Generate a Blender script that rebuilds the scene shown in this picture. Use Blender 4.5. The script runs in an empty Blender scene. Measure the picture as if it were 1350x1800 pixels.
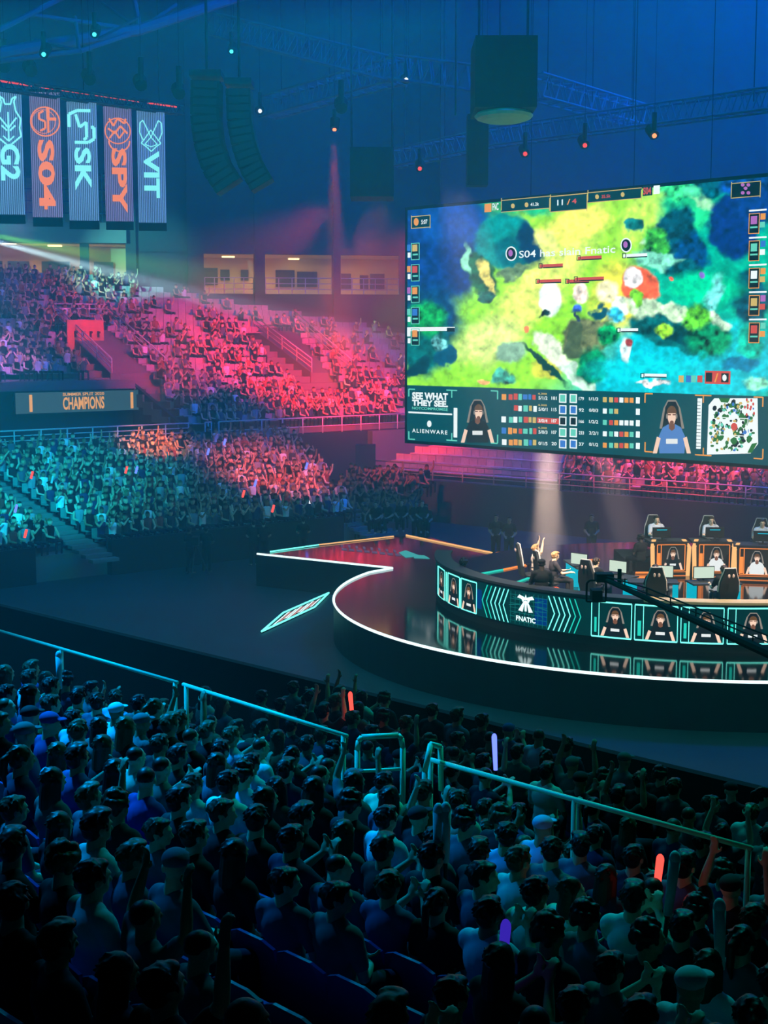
import bpy, bmesh, math, random
import numpy as np
from mathutils import Vector, Matrix, Euler
random.seed(7); rng = np.random.default_rng(7)
SC = bpy.context.scene
COL = SC.collection
# ------------------------------------------------------------------ camera
F = 2450.0; TH = math.atan(300/2450.0); CZ = 8.5
cth, sth = math.cos(TH), math.sin(TH)
cam = bpy.data.cameras.new('camera'); camo = bpy.data.objects.new('camera', cam); COL.objects.link(camo)
cam.sensor_fit = 'HORIZONTAL'; cam.sensor_width = 36.0; cam.lens = F/1350*36.0
cam.clip_start = 0.2; cam.clip_end = 400
camo.location = (0, 0, CZ); camo.rotation_euler = (math.pi/2 - TH, 0, 0)
SC.camera = camo
# ------------------------------------------------------------------ view and render switches
SC.view_settings.view_transform = 'Standard'; SC.view_settings.look = 'None'
SC.view_settings.exposure = 0.0; SC.view_settings.gamma = 1.0; SC.view_settings.use_curve_mapping = False
cy = SC.cycles
cy.max_bounces = 4; cy.diffuse_bounces = 2; cy.glossy_bounces = 2; cy.transmission_bounces = 2; cy.volume_bounces = 0
cy.transparent_max_bounces = 6; cy.caustics_reflective = False; cy.caustics_refractive = False
cy.use_denoising = True
cy.volume_step_rate = 4.0; cy.volume_max_steps = 32
# ------------------------------------------------------------------ world (faint blue ambient fill, added to lift the blacks)
w = bpy.data.worlds.new('world'); SC.world = w; w.use_nodes = True
w.node_tree.nodes['Background'].inputs[0].default_value = (0.0, 0.22, 0.50, 1)
w.node_tree.nodes['Background'].inputs[1].default_value = 0.008

def lin(c):
    out = []
    for v in c[:3]:
        v = v/255.0
        out.append(v/12.92 if v <= 0.04045 else ((v+0.055)/1.055)**2.4)
    return tuple(out)
def spot(loc, to, power, color, size, blend=0.6, radius=0.5):
    l = bpy.data.lights.new('spot_light', 'SPOT'); l.energy = power; l.color = lin(color)
    l.spot_size = math.radians(size); l.spot_blend = blend; l.shadow_soft_size = radius
    o = bpy.data.objects.new('spot_light', l); COL.objects.link(o); o.location = loc
    d = Vector(to)-Vector(loc); o.rotation_euler = d.to_track_quat('-Z', 'Y').to_euler()
    return o
def area(loc, to, power, color, sx, sy):
    l = bpy.data.lights.new('area_light', 'AREA'); l.energy = power; l.color = lin(color)
    l.shape = 'RECTANGLE'; l.size = sx; l.size_y = sy
    o = bpy.data.objects.new('area_light', l); COL.objects.link(o); o.location = loc
    d = Vector(to)-Vector(loc); o.rotation_euler = d.to_track_quat('-Z', 'Y').to_euler()
    return o
# unseen spots added for the colour washes, some low behind the screen: (place, aim, watts, colour, cone, blend)
LIGHTS = [
 # red washes on the upper tier
 ((4, 60, 14), (-6, 80, 6.0), 90000, (255, 34, 18), 40, 0.9),
 ((2, 60, 9), (-2, 77, 4.5), 14000, (255, 60, 20), 50, 1.0),
 ((-2, 58, 14), (-14, 76, 8), 34000, (255, 34, 40), 34, 0.9),
 ((-14, 56, 15), (-20.0, 70, 7.0), 26000, (200, 110, 215), 24, 1.0),
 # red on the block under the screen and the corner walls
 ((-3, 60, 11), (3.5, 71, 3.8), 20000, (255, 44, 14), 26, 1.0),
 ((-2, 54, 9), (2.5, 68, 1.5), 9000, (255, 50, 35), 36, 1.0),
 ((12, 55, 10), (13, 61, 3), 9000, (255, 62, 12), 84, 1.0),
 # cyan on the lower tier
 ((-13, 32, 15), (-13.5, 56, 2.0), 62000, (10, 205, 230), 25, 0.9),
 ((-12, 30, 14), (-17, 53, 2.5), 9000, (0, 150, 240), 34, 1.0),
 # orange pool above the lower tier, warm end of the lower tier
 ((-6, 50, 12), (-10.6, 63.5, 3.6), 42000, (255, 130, 20), 13, 0.8),
 ((0, 46, 13), (-5.0, 62, 2.5), 46000, (255, 90, 55), 22, 1.0),
 # blue / teal on the audience in front
 ((-9, 20, 19), (-4.7, 13.9, 3.9), 60000, (0, 140, 225), 44, 1.0),
 ((4, 21, 19), (1.4, 12.2, 4.0), 8500, (0, 185, 175), 38, 1.0),
 # white over the players
 ((13.5, 30, 15), (8.2, 36.5, 2.3), 24000, (255, 228, 210), 40, 0.8),
 ((1.5, 32, 12), (4.6, 37, 2.3), 15000, (255, 225, 205), 30, 0.8),
]
for L in LIGHTS: spot(*L)
# beams that show in the haze: source, aim, watts, colour, cone, blend
BEAMS = [
 ((-17.6, 62, 13.0), (3.2, 84, 7.4), 300000, (175, 215, 225), 5, .7), ((-17.6, 62, 13.2), (-1, 86, 10.5), 130000, (110, 220, 60), 7, .8),
 ((-18.6, 64, 14.0), (-15, 86, 13.2), 50000, (110, 255, 235), 20, .9), ((-17.6, 62, 12.8), (-1, 78, 5.4), 90000, (255, 120, 110), 4, .8),
 ((5.6, 54, 8.5), (6.5, 52.4, .2), 28000, (255, 222, 190), 11, .6), ((6.9, 54, 8.7), (6.0, 52.4, .2), 28000, (255, 218, 190), 10, .6), ((7.0, 54, 8.5), (9.6, 52.4, .2), 14000, (255, 220, 190), 13, .8),
 ((-2.0, 55.9, 16.5), (-1.7, 55, 6), 9000, (255, 60, 50), 13, .8), ((-6.5, 62, 20), (-6.3, 61, 10), 5000, (0, 190, 230), 12, .8),
 ((-12.5, 52, 27), (-13.5, 54, 17), 9000, (0, 120, 230), 22, .8),
]
for L in BEAMS: spot(*L, radius=.1)
area((19, 54, 28.5), (10, 60, 20), 20000, (0, 75, 215), 6, 6)
spot((6, 40, 26), (2, 88, 27), 60000, (0, 62, 170), 62, 1.0, 2.0)
area((6, 42, 28), (8, 80, 27), 12000, (0, 50, 190), 24, 8)  # this and the next two: unseen fill panels added to colour haze and floor
area((-6, 36, 17), (-6, 38, 0), 6000, (0, 125, 150), 16, 14)
area((9, 24, 15), (9, 30, 0), 2600, (0, 140, 110), 14, 8)

# ------------------------------------------------------------------ pixel helpers: where a line of sight meets a real plane
def ray(px, py):
    x = (px-675)/F; y = -(py-900)/F
    return np.array([x, cth+y*sth, -sth+y*cth])
CAMP = np.array([0, 0, CZ])
def onz(px, py, z):
    r = ray(px, py); return CAMP + r*((z-CZ)/r[2])
def atY(px, py, Y):
    r = ray(px, py); return CAMP + r*(Y/r[1])
def onplane(px, py, P, N):
    r = ray(px, py); return CAMP + r*(np.dot(np.asarray(P)-CAMP, N)/np.dot(r, N))
def proj(P):
    x, y, z = P; z = z-CZ
    zc = y*cth - z*sth; yc = y*sth + z*cth
    return 675+F*x/zc, 900-F*yc/zc

# ------------------------------------------------------------------ materials
def new_mat(name):
    m = bpy.data.materials.new(name); m.use_nodes = True
    return m, m.node_tree.nodes, m.node_tree.links
def mat(name, col, rough=0.7, metal=0.0, noise=0.15, scale=4.0, spec=0.4, bump=0.0):
    m, n, l = new_mat(name); b = n['Principled BSDF']
    c = lin(col)
    b.inputs['Roughness'].default_value = rough; b.inputs['Metallic'].default_value = metal
    b.inputs['Specular IOR Level'].default_value = spec
    tc = n.new('ShaderNodeTexCoord'); t = n.new('ShaderNodeTexNoise'); t.inputs['Scale'].default_value = scale
    t.inputs['Detail'].default_value = 3
    l.new(tc.outputs['Object'], t.inputs['Vector'])
    mx = n.new('ShaderNodeMix'); mx.data_type = 'RGBA'
    mx.inputs['A'].default_value = (*[v*(1-noise) for v in c], 1); mx.inputs['B'].default_value = (*[min(1, v*(1+noise)) for v in c], 1)
    l.new(t.outputs['Fac'], mx.inputs['Factor']); l.new(mx.outputs['Result'], b.inputs['Base Color'])
    if bump:
        bp = n.new('ShaderNodeBump'); bp.inputs['Strength'].default_value = bump
        l.new(t.outputs['Fac'], bp.inputs['Height']); l.new(bp.outputs['Normal'], b.inputs['Normal'])
    return m
def emit(name, col, s=1.0):
    m, n, l = new_mat(name); n.remove(n['Principled BSDF'])
    e = n.new('ShaderNodeEmission'); e.inputs[0].default_value = (*lin(col), 1); e.inputs[1].default_value = s
    l.new(e.outputs[0], n['Material Output'].inputs[0]); return m
def objmat(name, rough=0.8, noise=0.35, scale=9.0, bump=0.3):
    m, n, l = new_mat(name); b = n['Principled BSDF']; b.inputs['Roughness'].default_value = rough
    b.inputs['Specular IOR Level'].default_value = 0.3
    oi = n.new('ShaderNodeObjectInfo'); tc = n.new('ShaderNodeTexCoord'); t = n.new('ShaderNodeTexNoise')
    t.inputs['Scale'].default_value = scale; t.inputs['Detail'].default_value = 3
    l.new(tc.outputs['Object'], t.inputs['Vector'])
    mr = n.new('ShaderNodeMapRange'); mr.inputs['To Min'].default_value = 1-noise; mr.inputs['To Max'].default_value = 1+noise
    l.new(t.outputs['Fac'], mr.inputs['Value'])
    v = n.new('ShaderNodeVectorMath'); v.operation = 'SCALE'
    l.new(oi.outputs['Color'], v.inputs[0]); l.new(mr.outputs[0], v.inputs['Scale']); l.new(v.outputs[0], b.inputs['Base Color'])
    bp = n.new('ShaderNodeBump'); bp.inputs['Strength'].default_value = bump
    l.new(t.outputs['Fac'], bp.inputs['Height']); l.new(bp.outputs['Normal'], b.inputs['Normal'])
    return m
def attrmat(name, rough=0.8):
    m, n, l = new_mat(name); b = n['Principled BSDF']; b.inputs['Roughness'].default_value = rough
    b.inputs['Specular IOR Level'].default_value = 0.2
    a = n.new('ShaderNodeVertexColor'); a.layer_name = 'Col'
    tc = n.new('ShaderNodeTexCoord'); t = n.new('ShaderNodeTexNoise'); t.inputs['Scale'].default_value = 6
    l.new(tc.outputs['Object'], t.inputs['Vector'])
    mr = n.new('ShaderNodeMapRange'); mr.inputs['To Min'].default_value = 0.75; mr.inputs['To Max'].default_value = 1.25
    l.new(t.outputs['Fac'], mr.inputs['Value'])
    v = n.new('ShaderNodeVectorMath'); v.operation = 'SCALE'
    l.new(a.outputs['Color'], v.inputs[0]); l.new(mr.outputs[0], v.inputs['Scale']); l.new(v.outputs[0], b.inputs['Base Color'])
    return m
M = {}
M['concrete'] = mat('concrete', (120, 112, 110), 0.9, noise=0.2, scale=0.8)
M['wall'] = mat('painted_wall', (58, 62, 66), 0.9, noise=0.25, scale=0.35)
M['dark_wall'] = mat('dark_wall', (44, 48, 54), 0.9, noise=0.25, scale=0.5)
M['black'] = mat('black_matt', (9, 10, 13), 0.8, noise=0.3, scale=3)
M['black_fabric'] = mat('black_drape', (20, 22, 26), 0.95, noise=0.3, scale=1)
M['charcoal'] = mat('charcoal', (38, 40, 44), 0.6, noise=0.2)
M['floor'] = mat('arena_floor', (8, 54, 60), 0.65, noise=0.35, scale=0.5)
M['stage'] = mat('stage_gloss', (9, 10, 12), 0.085, noise=0.2, scale=0.5, spec=0.9)
M['stage_side'] = mat('stage_side', (14, 18, 20), 0.45, noise=0.2)
M['rail'] = mat('white_rail', (215, 215, 210), 0.45, noise=0.05)
M['green_rail'] = mat('green_rail', (150, 235, 200), 0.35, noise=0.08)
M['truss'] = mat('truss_metal', (82, 108, 118), 0.7, metal=0.0, noise=0.1)
M['cream'] = mat('cream_wall', (215, 195, 150), 0.8, noise=0.12, scale=0.6)
M['glassdark'] = mat('window_glass', (34, 66, 70), 0.7, noise=0.2, spec=0.1)
M['seatblue'] = mat('seat_blue', (66, 76, 140), 0.25, noise=0.1)
M['wood'] = mat('edge_wood', (200, 170, 130), 0.5, noise=0.2, scale=6)
M['crowd'] = attrmat('crowd_cloth'); M['seats'] = attrmat('seat_plastic', 0.5)
M['skin'] = objmat('skin', 0.55, 0.12, 5, 0.05); M['cloth'] = objmat('cloth', 0.85, 0.3, 7, 0.9); M['hair'] = objmat('hair', 0.45, 0.5, 55, 1.0)
M['led_cyan'] = emit('led_cyan', (120, 255, 235), 1.6); M['led_white'] = emit('led_white', (225, 255, 255), 1.5)
M['led_orange'] = emit('led_orange', (255, 140, 60), 1.3); M['led_red'] = emit('led_red', (255, 60, 50), 1.0)
M['led_teal'] = emit('led_teal', (40, 225, 200), 1.0); M['led_peach'] = emit('led_peach', (255, 190, 120), 1.2)
M['led_blue'] = emit('led_blue', (0, 60, 140), 0.8); M['cyan_plastic'] = emit('lit_cyan_panel', (0, 190, 215), 0.9)
M['led_dark'] = emit('led_panel_dark', (2, 48, 50), 1.0); M['tealdim'] = emit('led_teal_dim', (20, 120, 115), 1.0)

# ------------------------------------------------------------------ mesh builder
class MB:
    def __init__(s): s.v = []; s.f = []; s.m = []
    def add(s, V, Fc, mi=0):
        o = len(s.v); s.v.extend([tuple(map(float, p)) for p in V]); s.f.extend([tuple(i+o for i in f) for f in Fc]); s.m.extend([mi]*len(Fc)); return s
    def quad(s, a, b, c, d, mi=0): return s.add([a, b, c, d], [(0, 1, 2, 3)], mi)
    def hexa(s, b4, t4, mi=0):
        return s.add(list(b4)+list(t4), [(3, 2, 1, 0), (4, 5, 6, 7), (0, 1, 5, 4), (1, 2, 6, 5), (2, 3, 7, 6), (3, 0, 4, 7)], mi)
    def box(s, c, size, rz=0, mi=0, rot=None):
        x, y, z = [k/2 for k in size]
        R = rot if rot is not None else Matrix.Rotation(rz, 3, 'Z')
        P = [Vector(c)+R@Vector((a*x, b*y, d*z)) for d in (-1, 1) for a, b in ((-1, -1), (1, -1), (1, 1), (-1, 1))]
        return s.hexa(P[:4], P[4:], mi)
    def bar(s, a, b, r, n=8, mi=0, r2=None):
        a, b = Vector(a), Vector(b); d = b-a
        if d.length < 1e-6: return s
        r2 = r if r2 is None else r2
        q = d.to_track_quat('Z', 'Y'); ux, uy = q@Vector((1, 0, 0)), q@Vector((0, 1, 0)); V = []
        for p, rr in ((a, r), (b, r2)):
            for i in range(n):
                t = 2*math.pi*i/n; V.append(p+ux*math.cos(t)*rr+uy*math.sin(t)*rr)
        Fc = [(i, (i+1) % n, n+(i+1) % n, n+i) for i in range(n)]+[tuple(range(n))[::-1], tuple(range(n, 2*n))]
        return s.add(V, Fc, mi)
    def path(s, pts, r, n=8, mi=0):
        for a, b in zip(pts[:-1], pts[1:]): s.bar(a, b, r, n, mi)
        return s
    def ell(s, c, r, nu=16, nv=10, mi=0, rot=None):
        V = []; R = rot or Matrix.Identity(3)
        for j in range(1, nv):
            ph = math.pi*j/nv
            for i in range(nu):
                t = 2*math.pi*i/nu
                V.append(Vector(c)+R@Vector((r[0]*math.sin(ph)*math.cos(t), r[1]*math.sin(ph)*math.sin(t), r[2]*math.cos(ph))))
        top = len(V); V.append(Vector(c)+R@Vector((0, 0, r[2]))); V.append(Vector(c)-R@Vector((0, 0, r[2])))
        Fc = []
        for j in range(nv-2):
            for i in range(nu):
                Fc.append((j*nu+i, (j+1)*nu+i, (j+1)*nu+(i+1) % nu, j*nu+(i+1) % nu))
        for i in range(nu):
            Fc.append((top, i, (i+1) % nu)); Fc.append((top+1, (nv-2)*nu+(i+1) % nu, (nv-2)*nu+i))
        return s.add(V, Fc, mi)
    def build(s, name, mats, parent=None, smooth=False, loc=None):
        me = bpy.data.meshes.new(name); me.from_pydata(s.v, [], s.f)
        if not isinstance(mats, (list, tuple)): mats = [mats]
        for m_ in mats: me.materials.append(M[m_] if isinstance(m_, str) else m_)
        if len(mats) > 1: me.polygons.foreach_set('material_index', s.m)
        if smooth: me.polygons.foreach_set('use_smooth', [True]*len(me.polygons))
        me.update()
        o = bpy.data.objects.new(name, me); COL.objects.link(o)
        if loc is not None: o.location = loc
        if parent: o.parent = parent
        return o
def tag(o, label=None, cat=None, group=None, kind=None):
    if label: o['label'] = label
    if cat: o['category'] = cat
    if group: o['group'] = group
    if kind: o['kind'] = kind
    return o
def struct(o): o['kind'] = 'structure'; return o
def empty(name, loc=(0, 0, 0), rz=0):
    o = bpy.data.objects.new(name, None); COL.objects.link(o); o.location = loc; o.rotation_euler = (0, 0, rz); o.empty_display_size = 0.1; return o
def local(o):     # world -> local of an unrotated Empty
    L = Vector(o.location); return lambda p: Vector(p)-L
def copy_tree(o, parent=None):
    c = o.copy(); COL.objects.link(c); c.parent = parent
    for ch in o.children: copy_tree(ch, c)
    return c
DG = bpy.context.evaluated_depsgraph_get
def text_mesh(body, size=1.0, off=0.0, align='CENTER', xs=1.0, sh=0.0, space=1.0):
    cu = bpy.data.curves.new('t', 'FONT'); cu.body = body; cu.size = size; cu.offset = off; cu.align_x = align; cu.align_y = 'CENTER'
    cu.resolution_u = 3; cu.shear = sh; cu.space_character = space; cu.fill_mode = 'FRONT'; cu.extrude = 0
    o = bpy.data.objects.new('t', cu); COL.objects.link(o)
    bpy.context.view_layer.update()
    me = bpy.data.meshes.new_from_object(o.evaluated_get(DG()))
    V = [(v.co.x*xs, v.co.y) for v in me.vertices]; Fc = [tuple(p.vertices) for p in me.polygons]
    bpy.data.objects.remove(o); bpy.data.curves.remove(cu); bpy.data.meshes.remove(me)
    return V, Fc

# ------------------------------------------------------------------ the setting: floor, roof, walls
Zs = 1.1                                    # stage floor
CX, CY, RP, RS = 8.74, 39.87, 7.24, 10.2    # podium / stage circle
struct(MB().box((0, 45, -0.1), (120, 130, 0.2)).build('floor', 'floor'))
# roof: dark deck with purlins
g = MB(); g.box((0, 62, 31), (110, 96, 0.3))
for k in range(12): g.box((0, 20+8*k, 30.4), (110, 0.25, 0.5))
struct(g.build('ceiling', 'dark_wall'))

# upper tier frame: railing line R(a), rows climb along n
T0 = np.array([-16.5, 60.0]); TD = np.array([0.762, 0.648]); TN = np.array([-0.648, 0.762])
def upper(a, q, dz=0): p = T0+TD*a+TN*q; return (p[0], p[1], 3.7+0.43*q+dz)
def a_for_px(px, q):        # column where the tier shows at picture x
    lo, hi = -15, 60
    for _ in range(40):
        mid = (lo+hi)/2
        if proj(upper(mid, q))[0] < px: lo = mid
        else: hi = mid
    return lo
def qmax(a):
    px = proj(upper(a, 14))[0]
    return float(np.interp(px, [-200, 250, 420, 715, 1200], [19, 18.5, 15.5, 10.5, 8.0]))
def stepped(name, P, a0, a1, q0, q1, dq, slope, z0, ext=0.0, qtop=None, mat_='concrete'):
    g = MB(); n = int((q1-q0)/dq)
    for i in range(n):
        qa = q0+i*dq; qb = qa+dq; z = z0+slope*(qa+dq*0.5)
        # split along a so the top boundary may slope down
        segs = 24
        for k in range(segs):
            aa = a0+(a1-a0)*k/segs; ab = a0+(a1-a0)*(k+1)/segs
            if qtop and qa > qtop((aa+ab)/2): continue
            zb = z-slope*dq-0.3
            b = [P(aa, qa, zb), P(ab, qa, zb), P(ab, qb+ext, zb), P(aa, qb+ext, zb)]
            t = [P(aa, qa, z), P(ab, qa, z), P(ab, qb+ext, z), P(aa, qb+ext, z)]
            g.hexa(b, t)
    return struct(g.build(name, mat_))
def PU(a, q, z): p = T0+TD*a+TN*q; return (p[0], p[1], z)
AS = a_for_px(262, 4)      # where the recess with the LED board ends
stepped('floor_upper_tier', PU, -8, AS, 5.7, 19, 0.8, 0.43, 3.7, 0, qmax)
stepped('floor_upper_tier_bend', PU, AS, 46, 0.6, 18.6, 0.8, 0.43, 3.7, 0, qmax)
# walkway slab behind the railing, dark wall of the recess, beam above board
g = MB(); g.hexa([PU(-8, -0.3, 3.4), PU(AS, -0.3, 3.4), PU(AS, 5.7, 3.4), PU(-8, 5.7, 3.4)], [PU(-8, -0.3, 3.7), PU(AS, -0.3, 3.7), PU(AS, 5.7, 3.7), PU(-8, 5.7, 3.7)])
struct(g.build('floor_walkway', 'dark_wall'))
g = MB(); g.hexa([PU(-8, 5.6, 3.7), PU(AS, 5.6, 3.7), PU(AS, 5.8, 3.7), PU(-8, 5.8, 3.7)], [PU(-8, 5.6, 6.2), PU(AS, 5.6, 6.2), PU(AS, 5.8, 6.2), PU(-8, 5.8, 6.2)])
struct(g.build('wall_recess', 'dark_wall'))
g = MB(); g.hexa([PU(-8, 5.3, 6.15), PU(AS, 5.3, 6.15), PU(AS, 5.8, 6.15), PU(-8, 5.8, 6.15)], [PU(-8, 5.3, 6.6), PU(AS, 5.3, 6.6), PU(AS, 5.8, 6.6), PU(-8, 5.8, 6.6)])
struct(g.build('trim_upper_tier', 'concrete'))
g = MB(); g.hexa([PU(AS-.1, -.2, 0), PU(34, -.2, 0), PU(34, 0.6, 0), PU(AS-.1, 0.6, 0)], [PU(AS-.1, -.2, 3.85), PU(34, -.2, 3.85), PU(34, 0.6, 3.85), PU(AS-.1, 0.6, 3.85)])
struct(g.build('wall_under_upper_tier', 'dark_wall'))
g = MB(); ac = a_for_px(642, 0); g.hexa([PU(ac, -.6, 0), PU(34, -.6, 0), PU(34, -.2, 0), PU(ac, -.2, 0)], [PU(ac, -.6, 3.85), PU(34, -.6, 3.85), PU(34, -.2, 3.85), PU(ac, -.2, 3.85)])
struct(g.build('wall_corner', 'concrete'))
g = MB(); g.hexa([PU(AS+.1, -.3, 3.7), PU(AS+.3, -.3, 3.7), PU(AS+.3, 5.8, 3.7), PU(AS+.1, 5.8, 3.7)], [PU(AS+.1, -.3, 3.9), PU(AS+.3, -.3, 3.9), PU(AS+.3, 5.8, 6.4), PU(AS+.1, 5.8, 6.4)])
struct(g.build('wall_recess_side', 'dark_wall'))

# back wall with the lit concourse openings
WA = np.array([-14.9, 87.0]); WD = np.array([0.9865, 0.1634]); WN = np.array([-0.1634, 0.9865])
def PW(u, d, z): p = WA+WD*u+WN*d; return (p[0], p[1], z)
def u_for_px(px, z=12.5, d=0):
    lo, hi = -40, 90
    for _ in range(40):
        mid = (lo+hi)/2
        if proj(PW(mid, d, z))[0] < px: lo = mid
        else: hi = mid
    return lo
def wbox(g, x0, x1, d0, d1, z0, z1, mi=0):
    u0, u1 = (u_for_px(x0) if x0 is not None else -30), (u_for_px(x1) if x1 is not None else 60)
    return g.hexa([PW(u0, d0, z0), PW(u1, d0, z0), PW(u1, d1, z0), PW(u0, d1, z0)], [PW(u0, d0, z1), PW(u1, d0, z1), PW(u1, d1, z1), PW(u0, d1, z1)], mi)
g = MB()
wbox(g, None, 236, 0, 0.5, 0, 11.7); wbox(g, 236, None, 0, 0.5, 0, 11.45)     # below the openings
wbox(g, 236, 358, 0, 0.5, 11.4, 14.0); wbox(g, 703, None, 0, 0.5, 11.4, 14.0)
wbox(g, 236, None, 0, 0.5, 13.9, 30.9); wbox(g, None, 236, 0, 0.5, 18.6, 30.9)
struct(g.build('wall_back', 'wall'))
for n_, (a, b) in enumerate(((142, 157), (447, 465), (585, 597), (330, 358), (222, 240))):
    g = MB(); wbox(g, a, b, -0.5, 0.6, 8.5 if n_ != 3 else 9.5, 30.8 if n_ == 3 else 18.7); struct(g.build('pillar_back', 'wall'))
# rooms behind the openings
g = MB(); wbox(g, None, None, 5.5, 5.7, 11, 19); wbox(g, 236, None, 0.5, 5.7, 13.95, 14.1); wbox(g, None, 236, 0.5, 5.7, 14.6, 14.8); wbox(g, None, None, 0.5, 5.7, 11.2, 11.35)
struct(g.build('wall_concourse', 'cream'))
g = MB()
for a, b, z0, z1 in ((362, 390, 12.2, 13.3), (395, 412, 12.5, 13.2), (433, 447, 12.5, 13.2), (498, 533, 12.1, 13.2), (538, 575, 12.1, 13.1), (620, 638, 12, 13), (655, 670, 12, 12.9), (674, 700, 12, 13)):
    wbox(g, a, b, 5.35, 5.5, z0, z1)
for a, b in ((0, 40), (63, 116), (160, 196), (-60, -10)): wbox(g, a, b, 4.9, 5.0, 11.9, 13.6)
struct(g.build('window_concourse', 'glassdark'))
# facia parapet of the left gallery and gridded glazing above
g = MB(); wbox(g, None, 224, -1.2, 0.2, 14.4, 15.6); struct(g.build('trim_gallery', 'concrete'))
g = MB()
for k in range(30):
    x = -60+k*11
    if x > 240: break
    wbox(g, x, x+1.2, -0.2, -0.1, 15.6, 18.6)
for z in (16.2, 16.9, 17.6, 18.3): wbox(g, -60, 240, -0.2, -0.1, z, z+0.05)
struct(g.build('window_gallery', 'truss'))
for x0, x1, lab in ((360, 446, 'thin railing across the first lit concourse opening beside the reddish pillar'), (467, 584, 'thin railing across the middle lit concourse opening'), (599, 702, 'thin railing across the last lit concourse opening next to the screen'), (-20, 118, 'thin railing in the left concourse opening behind the banners')):
    ua, ub = u_for_px(x0), u_for_px(x1)
    root = empty('guard_railing', PW(ua, .3, 11.4)); tag(root, lab, 'railing'); fl_ = local(root)
    for z in (11.75, 12.1, 12.45): MB().bar(fl_(PW(ua, .3, z)), fl_(PW(ub, .3, z)), .03, 6).build('rail', 'rail', root)
    for k in range(6): MB().bar(fl_(PW(ua+(ub-ua)*k/5, .3, 11.4)), fl_(PW(ua+(ub-ua)*k/5, .3, 12.45)), .03, 6).build('post', 'rail', root)
# ceiling tubes in the concourse
for k, (x0, x1, z, d) in enumerate(((0, 24, 14.5, 2.2), (77, 103, 14.5, 4), (395, 418, 13.85, 3), (597, 606, 13.85, 3), (-60, -35, 14.5, 3), (520, 540, 13.85, 4.6))):
    ua, ub = u_for_px(x0), u_for_px(x1)
    t = MB().hexa([PW(ua, d, z), PW(ub, d, z), PW(ub, d+.3, z), PW(ua, d+.3, z)], [PW(ua, d, z+.08), PW(ub, d, z+.08), PW(ub, d+.3, z+.08), PW(ua, d+.3, z+.08)]).build('ceiling_light', emit('tube_%d' % k, (255, 225, 160), 3))
    tag(t, ['white ceiling tube at the far left end of the upper concourse', 'white ceiling tube behind the dark banners in the upper concourse', 'white ceiling tube in the first lit opening beside the reddish pillar',
            'small white ceiling tube beside the third concourse pillar', 'ceiling tube further along the left concourse', 'dim ceiling tube in the middle lit opening'][k], 'ceiling light', 'concourse ceiling tubes')
for x, p in ((60, 150), (400, 90), (520, 80), (650, 70), (190, 110), (-20, 130)):
    u = u_for_px(x); L = area(PW(u, 2.8, 13.7), PW(u, 2.8, 0), p, (255, 215, 140), 3.5, 2)

# side walls far right, behind the big screen
PC = lambda a, q, z: (RC0[0]+CD[0]*a+CN[0]*q, RC0[1]+CD[1]*a+CN[1]*q, z)
RC0 = np.array(onz(660, 838, 1.9)[:2]); RC1 = np.array(onz(1350, 893, 1.9)[:2])
CD = (RC1-RC0)/np.linalg.norm(RC1-RC0); CN = np.array([-CD[1], CD[0]])
if CN[1] < 0: CN = -CN
g = MB(); g.hexa([PC(0, -.2, 0), PC(40, -.2, 0), PC(40, .2, 0), PC(0, .2, 0)], [PC(0, -.2, 1.95), PC(40, -.2, 1.95), PC(40, .2, 1.95), PC(0, .2, 1.95)])
struct(g.build('wall_right_block', 'wall'))
def qC0(a): return 0
g = MB()
for i in range(16):
    qa = 0.3+.8*i; z = 1.75+.42*(qa); a0 = max(0.0, 0.9*(qa-1.2)*0.75)
    g.hexa([PC(a0, qa, z-.8), PC(40, qa, z-.8), PC(40, qa+.8, z-.8), PC(a0, qa+.8, z-.8)], [PC(a0, qa, z), PC(40, qa, z), PC(40, qa+.8, z), PC(a0, qa+.8, z)])
struct(g.build('floor_right_block', 'concrete'))
g = MB(); g.hexa([PC(-6, 13, 0), PC(40, 13, 0), PC(40, 13.4, 0), PC(-6, 13.4, 0)], [PC(-6, 13, 30.8), PC(40, 13, 30.8), PC(40, 13.4, 30.8), PC(-6, 13.4, 30.8)])
struct(g.build('wall_right', 'wall'))
# corner column and dark drape below
c1 = atY(641, 900, 66.5)
g = MB(); g.box((c1[0]+.05, c1[1], 1.8), (.95, 0.9, 3.6)); struct(g.build('pillar_corner', 'wall'))

# lower tier
L0 = np.array([-13.2, 47.9]); LS = 0.22
def PL(a, q, z): p = L0+TD*a+TN*q; return (p[0], p[1], z)
def lower(a, q, dz=0): return PL(a, q, 1.0+LS*q+dz)
def aL(px, q):
    lo, hi = -20, 60
    for _ in range(40):
        mid = (lo+hi)/2
        if proj(lower(mid, q))[0] < px: lo = mid
        else: hi = mid
    return lo
AW = aL(190, 0); AE = aL(598, 0); BE = aL(486, 11)
def aend(q): return AE+(BE-AE)*q/11.2
g = MB()
for i in range(14):
    qa = .1+.8*i; z = 0.9+LS*qa
    b0, b1 = -6, aend(qa)+1.2
    g.hexa([PL(b0, qa, 0), PL(b1, qa, 0), PL(b1, qa+.8, 0), PL(b0, qa+.8, 0)], [PL(b0, qa, z), PL(b1, qa, z), PL(b1, qa+.8, z), PL(b0, qa+.8, z)])
struct(g.build('floor_lower_tier', 'concrete'))
g = MB(); g.hexa([PL(AW, -.25, 0), PL(AE, -.25, 0), PL(AE, .1, 0), PL(AW, .1, 0)], [PL(AW, -.25, 1.3), PL(AE, -.25, 1.3), PL(AE, .1, 1.3), PL(AW, .1, 1.3)])
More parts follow.
